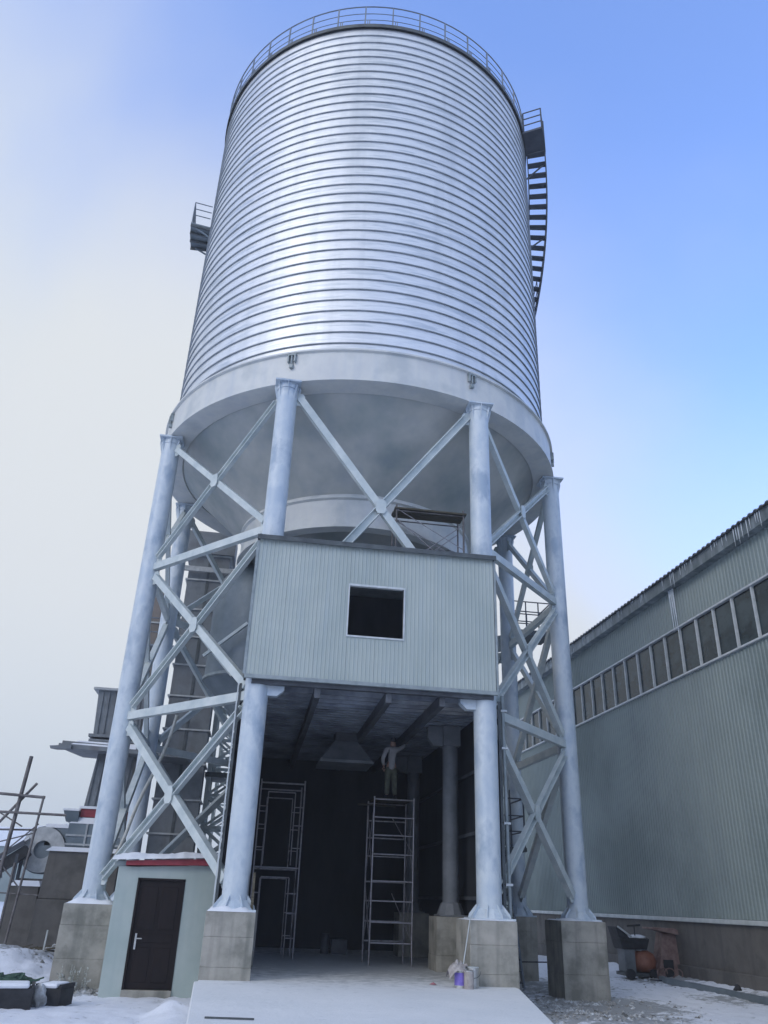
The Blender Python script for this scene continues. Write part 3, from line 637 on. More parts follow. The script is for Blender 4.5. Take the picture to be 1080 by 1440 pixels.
frus(-10.35, -9.30, 5.6, 6.7, GZ-.2, -10.25, -9.35, 5.65, 6.6, 1.55).build('block', MT['conc_dark'], lb, bevel=.02)
frus(-10.3, -9.3, 5.6, 6.65, 1.55, -10.15, -9.4, 5.75, 6.5, 1.72).build('snow_cap', MT['snow'], lb)
# sloping conveyor / coal chute at the far left edge
cv = thing('sloping_conveyor', 'dark sloping conveyor frame with snow on it at the left edge', 'conveyor', (-12.5, 7, 0))
M().bar((-14.5, 7.0, -.3), (-10.3, 7.2, 2.7), .5, .35).build('chute_trough', MT['black'], cv)
M().bar((-14.6, 6.7, .0), (-10.4, 6.9, 2.95), .07, .16).build('side_rail', MT['stair'], cv)
M().bar((-14.6, 7.2, .15), (-10.4, 7.4, 3.1), .16, .05).build('conveyor_snow', MT['snow'], cv)
for t_ in (.25, .5, .75, .95):
    x = -14.5+4.2*t_; z = -.3+3*t_
    M().bar((x, 6.75, GZ), (x, 6.75, z), .1).bar((x, 7.4, GZ), (x, 7.4, z), .1).build('support_leg', MT['stair'], cv)
M().bar((-13.9, 6.6, 1.3), (-10.9, 6.8, 1.9), .08, .25).build('tie_beam', MT['stair'], cv)
M().bar((-13.2, 6.55, .5), (-10.8, 6.7, 1.1), .3, .12).build('belt_cover', MT['black'], cv)

# old scaffold at far left
sf = thing('old_scaffold', 'leaning dark pole scaffold with crossed poles at the left edge', 'scaffold', (-10, 4, GZ))
def pole(p, q, r=.045, nm='scaffold_pole'): M().tube(p, q, r, 8).build(nm, MT['scaf_old'], sf)
pole((-10.35, 4.0, -.3), (-10.06, 4.0, 5.45), .065)
pole((-10.9, 4.1, 3.0), (-9.72, 4.1, 4.62))
pole((-12.6, 3.9, 4.3), (-9.33, 3.9, 4.17)); pole((-12.6, 3.85, 3.68), (-8.55, 3.85, 3.66), .04); pole((-12, 4.2, 3.12), (-9.45, 4.2, 3.2), .03)
for dx, y in ((0, 3.9), (-.25, 4.9)):
    pole((-9.62+dx, y, -.4), (-9.37+dx, y, 4.22), .035); 
pole((-9.38, 3.9, 4.17), (-9.62, 4.9, 4.17), .03)
for z in (3.2, 2.2, 1.2): pole((-9.42-.05*(4-z), 3.9, z), (-9.66-.05*(4-z), 4.9, z), .028)
pole((-11.6, 4.5, 1.3), (-9.5, 4.5, 3.4), .022); pole((-11.6, 4.5, 3.3), (-9.6, 4.5, 1.4), .022); pole((-11.8, 4.5, 4.2), (-10.0, 4.5, 3.3), .022); pole((-11.6, 4.4, 2.5), (-9.6, 4.4, 3.1), .02)
pole((-9.9, 4, -.3), (-9.85, 4, 2.2), .04); pole((-11.8, 4.0, -.3), (-11.65, 4.0, 4.5), .05)
pole((-10.6, 4, 1.35), (-8.95, 4, 1.30), .02)

# low distant sheds on the horizon at left
for x0, x1, y, h, lb_ in ((-62, -44, 95, 7.5, 'pale distant shed with a snowy roof on the left horizon'), (-44, -31, 120, 10.5, 'taller faint distant shed behind the scaffold poles')):
    t = thing('distant_shed', lb_, 'shed', (x0, y, GZ))
    M().box(x0, x1, y, y+12, GZ, h*.7).build('wall', MT['wh_sheet'], t)
    M().hexa([(x0-.5, y-.5, h*.7), (x1+.5, y-.5, h*.7), (x1+.5, y+12.5, h*.7), (x0-.5, y+12.5, h*.7), (x0-.5, y+5, h), (x1+.5, y+5, h), (x1+.5, y+7, h), (x0-.5, y+7, h)]).build('roof', MT['snow'], t)

# ------------------------------------------------------------------ warehouse on the right
wh = thing('long_warehouse', 'long grey ribbed-sheet warehouse with a ribbon of windows and icicles at the eave', 'warehouse', (12.2, 0, GZ))
ph = R(-1.4)      # wall runs almost along the drive, closing in slightly
D = Vector((math.sin(ph), math.cos(ph), 0)); NB = Vector((-math.cos(ph), math.sin(ph), 0))
O = Vector((12.25, 0, 0))
wr = bpy.data.objects
def WP(s, off, z): return tuple(O+D*s+NB*off+Vector((0, 0, z)))
def wbox(s0, s1, o0, o1, z0, z1):
    return M().hexa([WP(s0, o0, z0), WP(s1, o0, z0), WP(s1, o1, z0), WP(s0, o1, z0), WP(s0, o0, z1), WP(s1, o0, z1), WP(s1, o1, z1), WP(s0, o1, z1)])
PW = 1.12; S0, S1 = -16.8, 36.96; nP = int(round((S1-S0)/PW))
def sheet(s0, w_, z0, z1, nr=6, d=.032):
    mm = M(); st = w_/nr; pr = []
    for i in range(nr):
        a = i*st; pr += [(a, 0), (a+st*.5, 0), (a+st*.62, d), (a+st*.88, d)]
    pr.append((w_-.006, 0)); pr += [(w_-.006, -.05), (0, -.05)]
    n = len(pr); vs = [WP(s0+u, v_, z0) for u, v_ in pr]+[WP(s0+u, v_, z1) for u, v_ in pr]
    mm.add(vs, [tuple(range(n-1, -1, -1)), tuple(range(n, 2*n))]+[(i, (i+1) % n, n+(i+1) % n, n+i) for i in range(n)])
    return mm
WB, WT, EV = 9.15, 10.85, 12.55
lowp = sheet(S0, PW, 1.36, WB-.06).build('wall_panel', MT['wh_sheet'], wh)
upp = sheet(S0, PW, WT+.06, EV).build('upper_wall_panel', MT['wh_sheet'], wh)
pane = wbox(S0+.045, S0+PW-.045, -.05, -.03, WB+.05, WT-.05).build('window_pane', MT['glass'], wh)
mul = wbox(S0-.03, S0+.03, -.06, .05, WB, WT).build('mullion', MT['white_frame'], wh)
for i in range(1, nP):
    for q in (lowp, upp, pane, mul):
        c = again(q, D*(PW*i)); 
wbox(S0, S1, -.06, .09, WT, WT+.06).build('window_head', MT['white_frame'], wh)
wbox(S0, S1, -.06, .12, WB-.06, WB).build('window_sill', MT['white_frame'], wh)
wbox(S0, S1, -.5, -.44, 1.3, EV).build('inner_lining', MT['beam_dark'], wh)
wbox(S0, S1, -.06, .26, 1.22, 1.35).build('base_ledge', MT['ledge'], wh, bevel=.02)
wbox(S0, S1, -.06, .14, GZ-.3, 1.215).build('concrete_base', MT['conc_dark'], wh)
wbox(S0, S1, .145, .24, GZ-.3, -.06).build('concrete_footing', MT['conc_dark'], wh, bevel=.02)
# gutter, roof edge, corrugated roof
wbox(S0-.2, S1+.2, -.02, .34, EV-.20, EV+.22).build('gutter', MT['gutter'], wh)
mm = M(); s = S0-.2; prf = []
while s < S1+.2:
    prf += [(s, 0), (s+.12, 0), (s+.16, .045), (s+.26, .045)]; s += .30
n = len(prf); vs = [WP(a, .46, EV+.24+h) for a, h in prf]+[WP(a, -14, EV+1.9+h) for a, h in prf]+[WP(a, .46, EV+.20+h) for a, h in prf]
fs = [(i, i+1, n+i+1, n+i) for i in range(n-1)]+[(i, i+1, 2*n+i+1, 2*n+i) for i in range(n-1)]
mm.add(vs, fs); mm.build('corrugated_roof', MT['casing'], wh)
wbox(S1-.05, S1, -28, -.1, GZ, EV+.2).build('gable_wall', MT['wh_sheet'], wh)
wbox(S0, S0+.05, -28, -.1, GZ, EV+.2).build('gable_wall', MT['wh_sheet'], wh)
wbox(S0, S1, -28.1, -28, GZ, EV+.2).build('rear_wall', MT['wh_sheet'], wh)
rr_ = M().hexa([WP(S0, -14, EV+1.85), WP(S1, -14, EV+1.85), WP(S1, -28.3, EV+.2), WP(S0, -28.3, EV+.2), WP(S0, -14, EV+1.95), WP(S1, -14, EV+1.95), WP(S1, -28.3, EV+.3), WP(S0, -28.3, EV+.3)]).build('rear_roof', MT['snow'], wh)
ic_ = M(); s = S0
while s < S1:
    s += random.choice((.1, .16, .25, .5, 1.1))*random.uniform(.7, 1.3)
    l = random.uniform(.12, .45)*(1.6 if noise.noise(Vector((s*.35, 0, 0))) > .1 else .7)
    ic_.tube(WP(s, .36, EV+.22), WP(s, .36, EV+.22-l), .022, 5, r2=.003, caps=False)
o = ic_.build('eave_icicles', MT['ice'], wh); o['kind'] = 'stuff'
# long frozen run-off under a broken gutter joint
fz = M()
for k in range(3): fz.tube(WP(1.05+.13*k, .12, EV+.1), WP(1.02+.14*k, .10, EV-random.uniform(1.2, 2.0)), .05, 6, r2=.01)
fz.build('frozen_runoff', MT['ice'], wh)
# raised ledge / ramp seen behind the right-hand pedestals
o = M().box(7.4, 10.2, 14, 15.2, .9, 1.15).build('low_wall_coping', MT['ledge'])
setp(o, 'pale coping slab beyond the outermost right pedestals by the warehouse foot', 'coping')
o = M().box(7.45, 10.15, 14.06, 15.1, GZ-.1, .9).build('low_wall', MT['conc_dark'])
setp(o, 'dark low concrete wall beyond the right-hand pedestals', 'low wall')

# ------------------------------------------------------------------ spiral stair and platforms on the shell
st = thing('spiral_stair', 'dark steel spiral stair with railed landing curling round the upper right shell', 'stair', (0, 0, 25))
def cyc(k, r, z): return (r*math.sin(R(k)), -r*math.cos(R(k)), z)
def sector(k0, k1, r0, r1, z0, z1, nseg=1):
    mm = M()
    for i in range(nseg):
        a = k0+(k1-k0)*i/nseg; b2 = k0+(k1-k0)*(i+1)/nseg
        mm.hexa([cyc(a, r0, z0), cyc(a, r1, z0), cyc(b2, r1, z0), cyc(b2, r0, z0), cyc(a, r0, z1), cyc(a, r1, z1), cyc(b2, r1, z1), cyc(b2, r0, z1)])
    return mm
KT, ZT = 68.5, 30.22
sector(KT-9, KT+1, 6.6, 7.42, ZT-.0, ZT+.10, 3).build('top_landing', MT['stair'], st)
tr = sector(-1.05, 1.05, 6.66, 7.36, -.04, 0).build('tread', MT['stair'], st, loc=(0, 0, 0))
ZL = []
for i in range(44):
    k = KT-2.0+1.95*i; z = ZT-.06-.345*(i+1); ZL.append((k, z))
    if i == 0: tr.location = (0, 0, z-25); tr.rotation_euler.z = R(k)
    else: again(tr, (0, 0, z-25), rz=R(k))
# tread mesh is built at angle 0; rotate about the axis
so = M()
for (ka, za), (kb, zb) in zip(ZL, ZL[1:]): so.bar(cyc(ka, 7.38, za-.02), cyc(kb, 7.38, zb-.02), .05, .2)
so.build('outer_stringer', MT['stair'], st)
si = M()
for (ka, za), (kb, zb) in zip(ZL, ZL[1:]): si.bar(cyc(ka, 6.64, za-.02), cyc(kb, 6.64, zb-.02), .04, .2)
si.build('inner_stringer', MT['stair'], st)
for rz_ in (.55, 1.05):
    hr = M()
    for (ka, za), (kb, zb) in zip(ZL[14:], ZL[15:]): hr.tube(cyc(ka, 7.4, za+rz_), cyc(kb, 7.4, zb+rz_), .02, 6)
    hr.build('handrail', MT['stair'], st)
for (ka, za) in ZL[14::4]: M().tube(cyc(ka, 7.4, za), cyc(ka, 7.4, za+1.05), .02, 6).build('baluster', MT['stair'], st)
for i in (1, 8, 16, 24, 32): 
    ka, za = ZL[i]; M().bar(cyc(ka, 7.3, za-.05), cyc(ka, 6.55, za-.75), .05).build('stair_bracket', MT['stair'], st)
for k in (KT-9, KT-4, KT+1):
    M().bar(cyc(k, 7.4, ZT+.1), cyc(k, 7.4, ZT+1.2), .045).build('landing_post', MT['stair'], st)
M().bar(cyc(KT-9, 6.66, ZT+.1), cyc(KT-9, 6.66, ZT+1.2), .045).build('landing_post', MT['stair'], st)
for z in (.45, .82, 1.2):
    M().bar(cyc(KT-9, 7.4, ZT+z), cyc(KT+1, 7.4, ZT+z), .035).bar(cyc(KT-9, 6.66, ZT+z), cyc(KT-9, 7.4, ZT+z), .035).build('landing_rail', MT['stair'], st)
lp = thing('side_platform', 'small railed grey platform jutting from the left flank of the silo shell', 'platform', (-6.9, -.2, 25))
KL = -86
sector(KL-5, KL+5, 6.56, 7.30, 24.9, 24.98, 2).build('platform_floor', MT['bin'], lp)
for k in (-5, -1.7, 1.7, 5): M().bar(cyc(KL+k, 6.56, 24.84), cyc(KL+k, 7.30, 24.84), .06, .10).build('floor_joist', MT['dark_steel'], lp)
for k in (-4.5, 4.5): M().bar(cyc(KL+k, 6.54, 24.5), cyc(KL+k, 7.1, 24.82), .05).build('diagonal_strut', MT['bin'], lp)
for k in (-5, 0, 5): M().tube(cyc(KL+k, 7.27, 24.98), cyc(KL+k, 7.27, 26.05), .022, 6).build('post', MT['rail'], lp)
for z in (25.4, 25.72, 26.05):
    M().tube(cyc(KL-5, 7.27, z), cyc(KL+5, 7.27, z), .02, 6).tube(cyc(KL+5, 7.27, z), cyc(KL+5, 6.6, z), .02, 6).build('rail', MT['rail'], lp)

# ------------------------------------------------------------------ caged landings and steep stair at right
cg = thing('caged_landing', 'dark railed landing high up between the two right-hand columns', 'platform', (7, 3.6, 10.5))
M().hexa([(6.55, 3.2, 10.9), (8.15, 3.2, 10.9), (8.15, 4.6, 10.9), (6.55, 4.6, 10.9), (6.55, 3.2, 11.02), (8.15, 3.2, 11.02), (8.15, 4.6, 11.02), (6.55, 4.6, 11.02)]).build('landing_floor', MT['dark_steel'], cg)
for y in (3.2, 4.6):
    for x in (6.6, 7.1, 7.6, 8.1): M().bar((x, y, 11.0), (x, y, 12.15), .04).build('post', MT['stair'], cg)
    for z in (11.35, 11.75, 12.15): M().bar((6.6, y, z), (8.1, y, z), .035).build('rail', MT['stair'], cg)
for z in (11.35, 11.75, 12.15): M().bar((8.1, 3.2, z), (8.1, 4.6, z), .035).build('rail', MT['stair'], cg)
M().bar((6.5, 3.3, 10.8), (6.9, 4.4, 10.1), .1).bar((6.2, 3.2, 10.85), (8.1, 3.2, 10.85), .12).build('support_beam', MT['dark_steel'], cg)
sl = thing('steep_stair', 'steep narrow steel stair with a railed landing behind the front right column', 'stair', (5.2, .2, GZ))
for x in (4.86, 5.30): M().bar((x, -.4, GZ), (x-.02, .9, 3.0), .05, .14).build('stringer', MT['rail'], sl)
for i in range(13):
    t_ = (i+.5)/13; M().box(4.88, 5.28, -.4+1.3*t_-.08, -.4+1.3*t_+.08, GZ+(3.0-GZ)*t_, GZ+(3.0-GZ)*t_+.03).build('tread', MT['stair'], sl)
M().box(4.85, 5.75, .2, 1.6, 2.98, 3.10).build('landing', MT['dark_steel'], sl)
for x in (4.9, 5.7): 
    for y in (.22, 1.58): M().bar((x, y, 3.1), (x, y, 4.5), .04).build('post', MT['stair'], sl)
for z in (3.55, 4.0, 4.5): M().bar((4.9, .22, z), (5.7, .22, z), .035).bar((5.7, .22, z), (5.7, 1.58, z), .035).build('rail', MT['stair'], sl)
M().bar((5.1, .25, 3.15), (5.5, 1.5, 4.9), .04).bar((5.3, .25, 3.15), (5.66, 1.5, 4.9), .04).build('upper_ladder', MT['stair'], sl)
M().box(4.92, 5.05, 1.2, 1.3, 3.1, 6.0).build('cable_duct', MT['ledge'], sl)

# ------------------------------------------------------------------ scaffolds
tw = thing('scaffold_tower', 'tall narrow ladder-frame scaffold tower inside the bay with a man standing on top', 'scaffold', (1.3, -1.1, 0))
X0, X1, YF_, YB = .74, 1.86, -1.80, -.55
def tb(p, q, r=.021, nm='rung', t=tw, mt='scaf'): return M().tube(p, q, r, 8).build(nm, MT[mt], t)
for y in (YF_, YB):
    for x in (X0, X1): tb((x, y, 0.0), (x+.0, y, 4.12), .024, 'upright')
    for z in (4.05, 3.58, 3.12, 2.64, 1.98, 1.50, 1.0, .52): tb((X0, y, z), (X1, y, z), .02)
for x in (X0, X1):
    for z0, z1 in ((.45, 1.95), (2.1, 3.9)):
        tb((x, YF_, z0), (x, YB, z1), .013, 'cross_brace'); tb((x, YF_, z1), (x, YB, z0), .013, 'cross_brace')
tb((1.5, YB, 1.7), (X1-.02, YF_+.02, .6), .013, 'cross_brace'); tb((1.45, YB, 3.7), (X1-.02, YF_+.02, 2.7), .013, 'cross_brace')
M().box(X0+.02, X1-.02, YF_+.25, YB-.15, 4.075, 4.11).build('deck_board', MT['wood'], tw)
M().box(X0-.3, X1-.3, YB-.1, YB+.15, 4.0, 4.03).build('deck_board', MT['wood'], tw)
t2 = thing('frame_scaffold', 'two-storey frame scaffold standing in the dark at the left side of the bay', 'scaffold', (-1.8, 0, 0))
for y in (-.2, 1.4):
    for x in (-2.40, -1.12): tb((x-(.0), y, 0), (x, y, 4.62), .024, 'upright', t2)
    for zb in (0, 2.27):
        for x in (-2.17, -1.38): tb((x, y, zb+.05), (x, y, zb+2.0), .016, 'inner_tube', t2)
        tb((-2.4, y, zb+2.25), (-1.12, y, zb+2.25), .024, 'rail', t2); tb((-2.17, y, zb+2.0), (-1.38, y, zb+2.0), .018, 'rail', t2)
        for z in (.5, 1.1, 1.6): tb((-1.38, y, zb+z), (-1.12, y, zb+z), .014, 'rung', t2); tb((-2.4, y, zb+z), (-2.17, y, zb+z), .014, 'rung', t2)
for x in (-2.4, -1.12):
    tb((x, -.2, .4), (x, 1.4, 2.0), .012, 'cross_brace', t2); tb((x, -.2, 2.0), (x, 1.4, .4), .012, 'cross_brace', t2)
t3 = thing('deck_scaffold', 'small cross-braced scaffold frame with a dark board on top, standing above the clad box', 'scaffold', (1.7, -4.3, 9.5))
for y in (-4.6, -3.9):
    for x in (.68, 2.66): tb((x, y, 9.5), (x, y, 11.85), .026, 'upright', t3, 'scaf_old')
    tb((.68, y, 11.4), (2.66, y, 9.75), .014, 'cross_brace', t3); tb((.68, y, 9.75), (2.66, y, 11.4), .014, 'cross_brace', t3)
    tb((.68, y, 11.72), (2.66, y, 10.6), .012, 'cross_brace', t3)
    tb((.68, y, 11.66), (2.66, y, 11.66), .02, 'rail', t3, 'scaf_old')
M().box(.62, 2.74, -4.66, -4.36, 11.70, 11.75).build('board', MT['wood'], t3)
M().box(.60, 2.70, -4.33, -4.02, 11.70, 11.75).build('board', MT['wood'], t3)
for x in (.55, 2.55): M().box(x, x+.3, -4.75, -3.8, 9.48, 9.54).build('sole_plate', MT['wood'], t3)

# ------------------------------------------------------------------ the man on the tower
def skin(name, verts, edges, mt, parent, sub=2, root=0):
    me = bpy.data.meshes.new(name); bm = bmesh.new(); lay = bm.verts.layers.skin.verify(); off = wloc(parent)
    vv = []
    for (x, y, z, r_) in verts:
        v_ = bm.verts.new(Vector((x, y, z))-off); rr2 = r_ if isinstance(r_, tuple) else (r_, r_)
        v_[lay].radius = rr2; vv.append(v_)
    for a, b_ in edges: bm.edges.new((vv[a], vv[b_]))
    vv[root][lay].use_root = True
    bm.to_mesh(me); bm.free(); me.materials.append(mt)
    o = bpy.data.objects.new(name, me); COL.objects.link(o); o.parent = parent
    s_ = o.modifiers.new('skin', 'SKIN'); s_.use_smooth_shade = True
    ss = o.modifiers.new('sub', 'SUBSURF'); ss.levels = sub; ss.render_levels = sub
    return o
PX, PY, PZ = 1.28, -1.2, 4.11
mn = thing('person', 'man in pale jacket and olive trousers on the scaffold tower, reaching to the ceiling', 'person', (PX, PY, PZ))
def pv(x, y, z, r_): return (PX+x, PY+y, PZ+z, r_)
body = [pv(0, 0, .90, (.125, .10)), pv(.01, 0, 1.10, (.125, .095)), pv(.02, .02, 1.30, (.15, .10)), pv(.03, .03, 1.42, (.10, .08)), pv(.04, .04, 1.50, .05),
        pv(.05, .06, 1.585, (.072, .085)), pv(.05, .05, 1.68, (.075, .088)), pv(.05, .05, 1.735, (.045, .05)),
        pv(-.09, 0, .84, .09), pv(-.10, .01, .47, .06), pv(-.11, 0, .10, .042), pv(-.11, .14, .03, .032),
        pv(.09, 0, .84, .09), pv(.11, .02, .47, .06), pv(.13, .01, .10, .042), pv(.14, .15, .03, .032),
        pv(-.15, .02, 1.39, .062), pv(-.25, -.01, 1.12, .045), pv(-.20, .12, .92, .032),
        pv(.19, .03, 1.40, .062), pv(.34, .14, 1.50, .045), pv(.46, .26, 1.66, .032)]
skin('body', body, [(0,1),(1,2),(2,3),(3,4),(4,5),(5,6),(6,7),(0,8),(8,9),(9,10),(10,11),(0,12),(12,13),(13,14),(14,15),(3,16),(16,17),(17,18),(3,19),(19,20),(20,21)], MT['skin'], mn)
jk = [pv(0, 0, .78, (.165, .13)), pv(.01, 0, 1.10, (.15, .115)), pv(.02, .02, 1.30, (.175, .125)), pv(.03, .03, 1.43, (.115, .09)),
      pv(-.15, .02, 1.40, .08), pv(-.26, -.01, 1.12, .065), pv(-.21, .10, .96, .048),
      pv(.19, .03, 1.41, .08), pv(.34, .14, 1.50, .063), pv(.44, .24, 1.63, .046)]
skin('jacket', jk, [(0,1),(1,2),(2,3),(3,4),(4,5),(5,6),(3,7),(7,8),(8,9)], MT['shirt'], mn)
tr_ = [pv(0, 0, .95, (.135, .11)), pv(0, 0, .86, (.14, .115)), pv(-.09, 0, .78, .115), pv(-.10, .01, .47, .085), pv(-.11, 0, .12, .072), pv(.09, 0, .78, .115), pv(.11, .02, .47, .085), pv(.13, .01, .12, .072)]
skin('trousers', tr_, [(0,1),(1,2),(2,3),(3,4),(1,5),(5,6),(6,7)], MT['trousers'], mn)
for sx, x in ((-1, -.11), (1, .135)):
    skin('boot', [pv(x, 0, .16, .058), pv(x, 0, .055, .055), pv(x+.01, .09, .045, .048), pv(x+.015, .17, .035, .036)], [(0,1),(1,2),(2,3)], MT['black'], mn)
skin('belt', [pv(0, 0, .985, (.172, .136)), pv(0, 0, 1.025, (.172, .136))], [(0, 1)], MT['black'], mn, 1)
skin('hair', [pv(.05, .03, 1.60, (.092, .098)), pv(.05, .03, 1.70, (.098, .108)), pv(.05, .035, 1.775, (.06, .065))], [(0,1),(1,2)], MT['black'], mn)
def hand(wx, wy, wz, dx, dy, dz):
    d = Vector((dx, dy, dz)).normalized(); sd_ = d.cross(Vector((0, 1, 0))).normalized(); nn_ = d.cross(sd_)
    W = Vector((PX+wx, PY+wy, PZ+wz)); vs_ = []; es = []
    def ad(p, r_): vs_.append((*p, r_)); return len(vs_)-1
    w0 = ad(W, .026); pm_ = ad(W+d*.055, (.034, .018)); es.append((w0, pm_))
    skin('hand', vs_, es, MT['skin'], mn, 1)
    for k, ln in ((-1.5, .062), (-.5, .072), (.5, .068), (1.5, .055)):
        b0 = W+d*.07+sd_*k*.019
        skin('finger', [(*b0, .009), (*(b0+d*ln*.55+nn_*.008), .0085), (*(b0+d*ln+nn_*.03), .007)], [(0,1),(1,2)], MT['skin'], mn, 1)
    b0 = W+d*.02+sd_*-.028
    skin('thumb', [(*b0, .011), (*(b0+d*.03-sd_*.022), .010), (*(b0+d*.055-sd_*.028+nn_*.012), .008)], [(0,1),(1,2)], MT['skin'], mn, 1)
hand(.46, .26, 1.66, .5, .5, .7); hand(-.20, .12, .92, .2, .5, -.7)

# ------------------------------------------------------------------ small things
can = thing('paint_tin', 'violet-labelled paint tin at the foot of the front right pedestal', 'paint tin', (1.86, -7.05, 0))
M().tube((1.86, -7.05, .0), (1.86, -7.05, .05), .125, 20).tube((1.86, -7.05, .27), (1.86, -7.05, .33), .125, 20).build('tin_body', MT['tin'], can)
M().tube((1.86, -7.05, .05), (1.86, -7.05, .27), .122, 20).build('tin_label', MT['purple'], can)
M().lathe([(.125, .33), (.132, .34), (.125, .35), (.11, .335)], 20, c=(1.86, -7.05)).build('tin_rim', MT['tin'], can)
c2 = thing('paint_tin', 'bare metal paint tin standing against the front right pedestal', 'paint tin', (2.12, -6.98, 0))
M().tube((2.12, -6.98, 0), (2.12, -6.98, .35), .13, 20).build('tin_body', MT['tin'], c2)
M().lathe([(.13, .35), (.138, .36), (.13, .37), (.10, .352)], 20, c=(2.12, -6.98)).build('tin_rim', MT['ledge'], c2)
hd = M(); pts = [(2.12+.14*math.cos(a), -7.12-.02*math.sin(a), .30-.12*math.sin(a)) for a in [i*math.pi/10 for i in range(11)]]
hd.path(pts, .006, 5).build('tin_handle', MT['dark_steel'], c2)
c3 = thing('paint_tin', 'streaky dark-splashed paint tin between the violet tin and the bare one', 'paint tin', (1.99, -7.2, 0))
M().tube((1.99, -7.22, 0), (1.99, -7.22, .30), .10, 18).build('tin_body', MT['rag'], c3)
M().lathe([(.10, .30), (.107, .31), (.10, .32), (.08, .302)], 18, c=(1.99, -7.22)).build('tin_rim', MT['tin'], c3)
rg = M(); vs = []; n = 12
for j in range(n+1):
    for i in range(n+1):
        u = i/n*2-1; v2 = j/n*2-1; r2 = u*u+v2*v2
        vs.append((1.80+u*.2, -7.05+v2*.17, .35+.10*math.exp(-r2*2)*(1+1.4*noise.noise(Vector((u*3, v2*3, 2))))-.14*max(0, r2-.6)+.04*noise.noise(Vector((u*6, v2*6, 5)))))
fs = [(j*(n+1)+i, j*(n+1)+i+1, (j+1)*(n+1)+i+1, (j+1)*(n+1)+i) for j in range(n) for i in range(n)]
o = rg.add(vs, fs, True).build('crumpled_rag', MT['rag']); setp(o, 'crumpled grey rag draped over the violet paint tin', 'rag')
rs = thing('roller_pole', 'thin pale roller pole leaning from the tins against the pedestal', 'pole', (1.9, -7, .3))
M().tube((1.92, -7.02, .36), (2.16, -6.72, 1.24), .013, 8).build('pole_handle', MT['ledge'], rs)
M().tube((1.80, -7.05, .36), (2.0, -7.05, .40), .03, 10).build('roller_sleeve', MT['rag'], rs)
vs = [(1.42+.07*math.cos(a)*(1+.3*math.sin(3*a)), -6.52+.06*math.sin(a), .006) for a in [i*math.pi/6 for i in range(12)]]
m = M(); m.add(vs+[(1.42, -6.52, .05), (1.45, -6.50, .045)], [(i, (i+1) % 12, 12) for i in range(12)]); o = m.build('pink_scrap', MT['pinkrag']); setp(o, 'small pink scrap lying on the slab left of the paint tins', 'scrap')
o = M().bar((-2.93, -12.12, .015), (-2.27, -12.20, .015), .022).build('steel_rod', MT['dark_steel']); setp(o, 'short dark rod lying across the slab at the near edge', 'rod')
o = M().box(-2.95, -2.25, -3.85, -3.25, .004, .05).build('black_mat', MT['black']); setp(o, 'black flat board on the slab just inside the bay by the left pedestal', 'board')
o = M().hexa([(-2.42, -6.3, 1.25), (-2.36, -6.3, 1.25), (-2.36, -5.9, 1.25), (-2.42, -5.9, 1.25), (-2.43, -6.3, 1.95), (-2.38, -6.3, 1.95), (-2.38, -5.9, 1.95), (-2.43, -5.9, 1.95)]).build('leaning_board', MT['wood']); setp(o, 'dark offcut board upright on the front left pedestal', 'board')
# bags/machine in the bay floor by tower
vt = thing('tool_heap', 'dim heap of tools and a box behind the scaffold tower foot', 'tools', (-.1, 3, 0))
M().box(.2, .7, 2.6, 3.1, 0, .4).build('tool_box', MT['beam_dark'], vt, bevel=.03)
M().tube((.0, 2.7, 0), (.0, 2.7, .55), .13, 14).build('drum', MT['beam_dark'], vt)

# orange machine and chute against warehouse
om = thing('cement_mixer', 'small orange and black machine with snow on it, parked at the warehouse foot', 'machine', (10.9, 4, GZ))
bx, by = 10.75, 4.2
def blob(cx, cy, cz, rx, ry, rz_, mt, nm, par, seed=0, amp=.15, nu=18, nv=10):
    vs = []; 
    for j in range(nv+1):
        ph_ = math.pi*j/nv
        for i in range(nu):
            th = 2*math.pi*i/nu; d = Vector((math.sin(ph_)*math.cos(th), math.sin(ph_)*math.sin(th), math.cos(ph_)))
            s_ = 1+amp*noise.noise(d*2.2+Vector((seed, 0, 0)))*2
            vs.append((cx+d.x*rx*s_, cy+d.y*ry*s_, cz+d.z*rz_*s_))
    fs = [(j*nu+i, j*nu+(i+1) % nu, (j+1)*nu+(i+1) % nu, (j+1)*nu+i) for j in range(nv) for i in range(nu)]
    return M().add(vs, fs, True).build(nm, MT[mt], par)
M().box(bx-.55, bx+.55, by-.35, by+.45, GZ+.10, GZ+.20).build('chassis', MT['dark_steel'], om)
M().lathe([(.001, .20), (.30, .22), (.40, .36), (.42, .55), (.34, .76), (.16, .86), (.001, .86)], 24, c=(bx+.26, by)).build('orange_drum', MT['orange'], om).location.z += GZ
M().box(bx-.5, bx-.12, by-.25, by+.35, GZ+.20, GZ+.90).build('motor_block', MT['casing'], om, bevel=.03)
frus(bx-.58, bx+.30, by-.3, by+.4, GZ+.88, bx-.66, bx+.40, by-.35, by+.45, GZ+1.22).build('black_hopper', MT['black'], om, bevel=.03)
M().hexa([(bx-.66, by-.3, GZ+1.22), (bx-.30, by-.3, GZ+1.22), (bx-.30, by+.4, GZ+1.22), (bx-.66, by+.4, GZ+1.22), (bx-.76, by-.3, GZ+1.55), (bx-.62, by-.3, GZ+1.55), (bx-.62, by+.4, GZ+1.55), (bx-.76, by+.4, GZ+1.55)]).build('black_flap', MT['black'], om)
blob(bx+.10, by, GZ+1.24, .3, .3, .08, 'snow', 'machine_snow', om, 3)
blob(bx+.2, by, GZ+.87, .16, .16, .06, 'snow', 'drum_snow', om, 4)
M().bar((bx-.72, by-.36, GZ+1.56), (bx-.25, by-.36, GZ+1.26), .05).build('snowy_lever', MT['ledge'], om)
